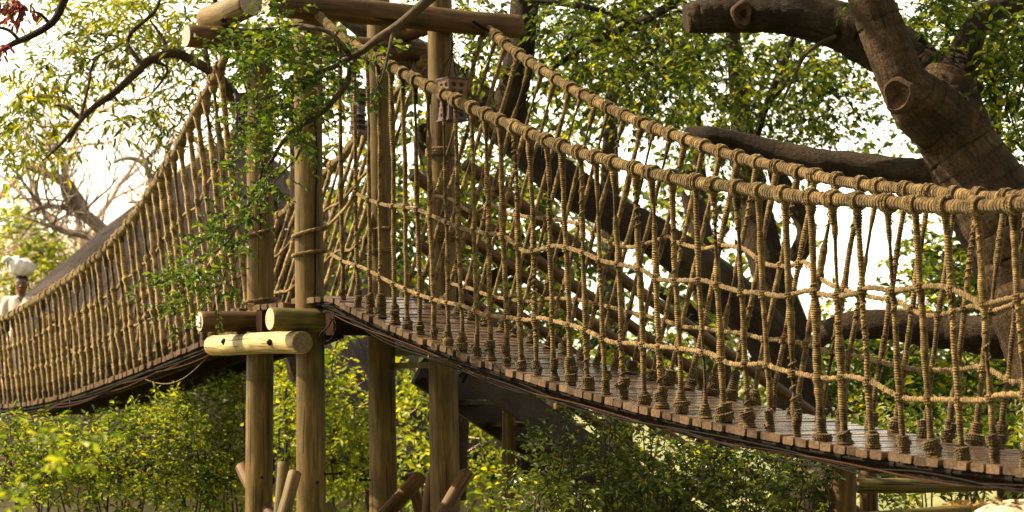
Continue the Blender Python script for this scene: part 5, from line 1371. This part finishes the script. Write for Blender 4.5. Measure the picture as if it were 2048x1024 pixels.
# the bundle
top = np.array([px_[0], px_[1], zP]) + np.array([.0, 0, 1.615 * k])
bn = empty('bundle', top, 'white cloth bundle with a knotted corner resting on the woman\'s head', 'bundle')
mb = MB(); su, sv = 36, 22; V = []
for i in range(sv + 1):
    f = -PI / 2 + PI * i / sv
    for j in range(su):
        a = j / su * 2 * PI; r = 1 + .05 * math.sin(5 * a + 3 * f) + .035 * math.sin(9 * a - 5 * f) + .03 * math.sin(3 * a + 7 * f)
        sq = math.copysign(abs(math.sin(f)) ** .8, math.sin(f))
        V.append((.165 * r * abs(math.cos(f)) ** .6 * math.cos(a) + .01 - (.035 * max(0, sq)), .14 * r * abs(math.cos(f)) ** .6 * math.sin(a), .112 + .118 * sq * r - (.018 * math.cos(a) * max(0, sq))))
mb.add(np.array(V) * k, [[i * su + j, i * su + (j + 1) % su, (i + 1) * su + (j + 1) % su, (i + 1) * su + j] for i in range(sv) for j in range(su)])
b_ = mb.build('cloth', MT['bag'], None); b_.parent = bn
mb = MB(); tube(mb, smooth_path(np.array([(-.10, -.07, .19), (-.15, -.08, .215), (-.195, -.07, .20), (-.215, -.06, .165)]) * k, 14), np.interp(np.linspace(0, 1, 14), [0, .5, 1], [.03, .042, .028]) * k, 10)
tube(mb, smooth_path(np.array([(-.175, -.09, .19), (-.165, -.12, .13), (-.15, -.12, .085), (-.135, -.125, .075), (-.14, -.12, .11)]) * k, 16), .007 * k, 6)
o = mb.build('knot', MT['bag'], None); o.parent = bn

# ------------------------------------------------------------------ GROUND, HILL, ROCK
mb = MB(); g = 90; xs = np.concatenate([np.linspace(-900, -40, 12), np.linspace(-36, 36, 60), np.linspace(40, 900, 12)]); ys = np.concatenate([np.linspace(-60, -2, 6), np.linspace(0, 60, 60), np.linspace(64, 1500, 16)])
Xg, Yg = np.meshgrid(xs, ys); Zg = .08 * np.sin(Xg * .7) * np.sin(Yg * .5) + .05 * np.sin(Xg * 1.9 + Yg) - .06
Zg = Zg * np.where(np.abs(Xg) > 40, 0, 1) * np.where(Yg > 62, 0, 1) - .05
V = np.stack([Xg, Yg, Zg], -1).reshape(-1, 3); nx = len(xs)
mb.add(V, [[i * nx + j, i * nx + j + 1, (i + 1) * nx + j + 1, (i + 1) * nx + j] for i in range(len(ys) - 1) for j in range(nx - 1)])
tag(mb.build('ground', MT['ground']), None, None, None, 'structure')
mb = MB(); nx, ny = 60, 30; V = []
for i in range(ny):
    for j in range(nx):
        x = -62 + j * 1.15; y = 72 + i * 2.2; d = max(0, 1 - ((x + 23) / 16) ** 2); e = math.sin(PI * min(1, i / (ny - 1)))
        V.append((x, y, -.2 + 9.2 * d ** .8 * e ** .7 + .35 * math.sin(x * .9) * math.sin(y * .6) * (d * e) ** .5))
mb.add(V, [[i * nx + j, i * nx + j + 1, (i + 1) * nx + j + 1, (i + 1) * nx + j] for i in range(ny - 1) for j in range(nx - 1)])
tag(mb.build('hill', MT['hill']), None, None, None, 'structure')

mb = MB(); c = at(2030, 1030, 10.0); su, sv = 48, 26; V = []
for i in range(sv + 1):
    f = -PI / 2 + PI * i / sv
    for j in range(su):
        a = j / su * 2 * PI; r = 1 + .06 * math.sin(3 * a + 1) + .04 * math.sin(7 * a + 4 * f) + .03 * math.sin(5 * f + 2 * a) + random.uniform(-.006, .006)
        z = math.copysign(abs(math.sin(f)) ** .55, math.sin(f))
        V.append((c[0] + .42 * r * abs(math.cos(f)) ** .6 * math.cos(a) + .06, c[1] + .35 * r * abs(math.cos(f)) ** .6 * math.sin(a), max(-.1, c[2] - .85 + .90 * z * r ** .3)))
mb.add(V, [[i * su + j, i * su + (j + 1) % su, (i + 1) * su + (j + 1) % su, (i + 1) * su + j] for i in range(sv) for j in range(su)])
rk = tag(mb.build('rock', MT['rock']), 'pale flat topped rock with leaf litter in the bottom right corner', 'rock')
lm = MB(); n = 40
P = np.stack([c[0] + RNG.uniform(-.34, .3, n), c[1] + RNG.uniform(-.32, .1, n), np.full(n, c[2] + .055)], -1)
leaves(lm, P, rnd_unit(n) * [1, 1, .2], RNG.normal(0, .4, (n, 3)) + [0, 0, 1], .05, .022)
tag(lm.build('leaf_litter', MT['lf_dry'], smooth=False), 'dry fallen leaves lying on the pale rock', 'leaves', None, 'stuff')
lm = MB()
for (x, y) in ((1881, 913), (1973, 921), (1960, 915), (1210, 805), (1245, 815), (893, 705), (700, 628), (1560, 888), (1470, 868), (1350, 840)):
    s_ = float(RS.s_of_px(x, -.01)); p = P3(RS, np.array(s_), np.array(random.uniform(-.03, .05)), deckR(s_) + .004)
    leaves(lm, p[None], np.array([[random.uniform(-1, 1), random.uniform(-1, 1), .05]]), np.array([[.1, .1, 1.0]]), .05, .02)
tag(lm.build('fallen_leaves', MT['lf_dry'], smooth=False), 'yellow leaves fallen on the planks of the near span', 'leaves', None, 'stuff')

# ------------------------------------------------------------------ LIGHT, SKY, CAMERA
SUN_EL, SUN_AZ = math.radians(43), math.radians(-78)     # azimuth measured from +Y (away from the camera) towards +X
w = bpy.data.worlds.new('World'); SC.world = w; w.use_nodes = True
nt = w.node_tree; bg = nt.nodes['Background']
sky = nt.nodes.new('ShaderNodeTexSky'); sky.sky_type = 'NISHITA'; sky.sun_disc = False
sky.sun_elevation = SUN_EL; sky.sun_rotation = SUN_AZ
sky.air_density = 1.0; sky.dust_density = 1.5; sky.ozone_density = 1.0
hs_ = nt.nodes.new('ShaderNodeHueSaturation'); hs_.inputs['Saturation'].default_value = .22
nt.links.new(sky.outputs[0], hs_.inputs['Color'])
wm = nt.nodes.new('ShaderNodeMix'); wm.data_type = 'RGBA'; wm.blend_type = 'MULTIPLY'; wm.inputs[0].default_value = 1.0
wm.inputs[7].default_value = (1.10, 1.0, .76, 1)
nt.links.new(hs_.outputs[0], wm.inputs[6]); nt.links.new(wm.outputs[2], bg.inputs['Color'])
bg.inputs['Strength'].default_value = .115
sd = bpy.data.lights.new('sun', 'SUN'); sd.energy = 5.0; sd.angle = math.radians(.6); sd.color = (1, .80, .52)
so = bpy.data.objects.new('sun', sd); COL.objects.link(so)
to_sun = Vector((math.sin(SUN_AZ) * math.cos(SUN_EL), math.cos(SUN_AZ) * math.cos(SUN_EL), math.sin(SUN_EL)))
so.rotation_euler = to_sun.to_track_quat('Z', 'Y').to_euler(); so.location = to_sun * 60

cam = bpy.data.cameras.new('camera'); co = bpy.data.objects.new('camera', cam); COL.objects.link(co)
co.location = (0, 0, H); co.rotation_euler = (PI / 2, 0, 0)
cam.sensor_width = 36; cam.lens = F / 2048 * 36; cam.shift_y = (HOR - 512) / 2048
cam.clip_start = .2; cam.clip_end = 4000
cam.dof.use_dof = True; cam.dof.focus_distance = 14.6; cam.dof.aperture_fstop = 3.7
SC.camera = co
SC.view_settings.view_transform = 'Standard'; SC.view_settings.look = 'None'
SC.view_settings.exposure = 2.1; SC.view_settings.gamma = 1.0
SC.cycles.use_denoising = True
SC.cycles.max_bounces = 8; SC.cycles.transparent_max_bounces = 8
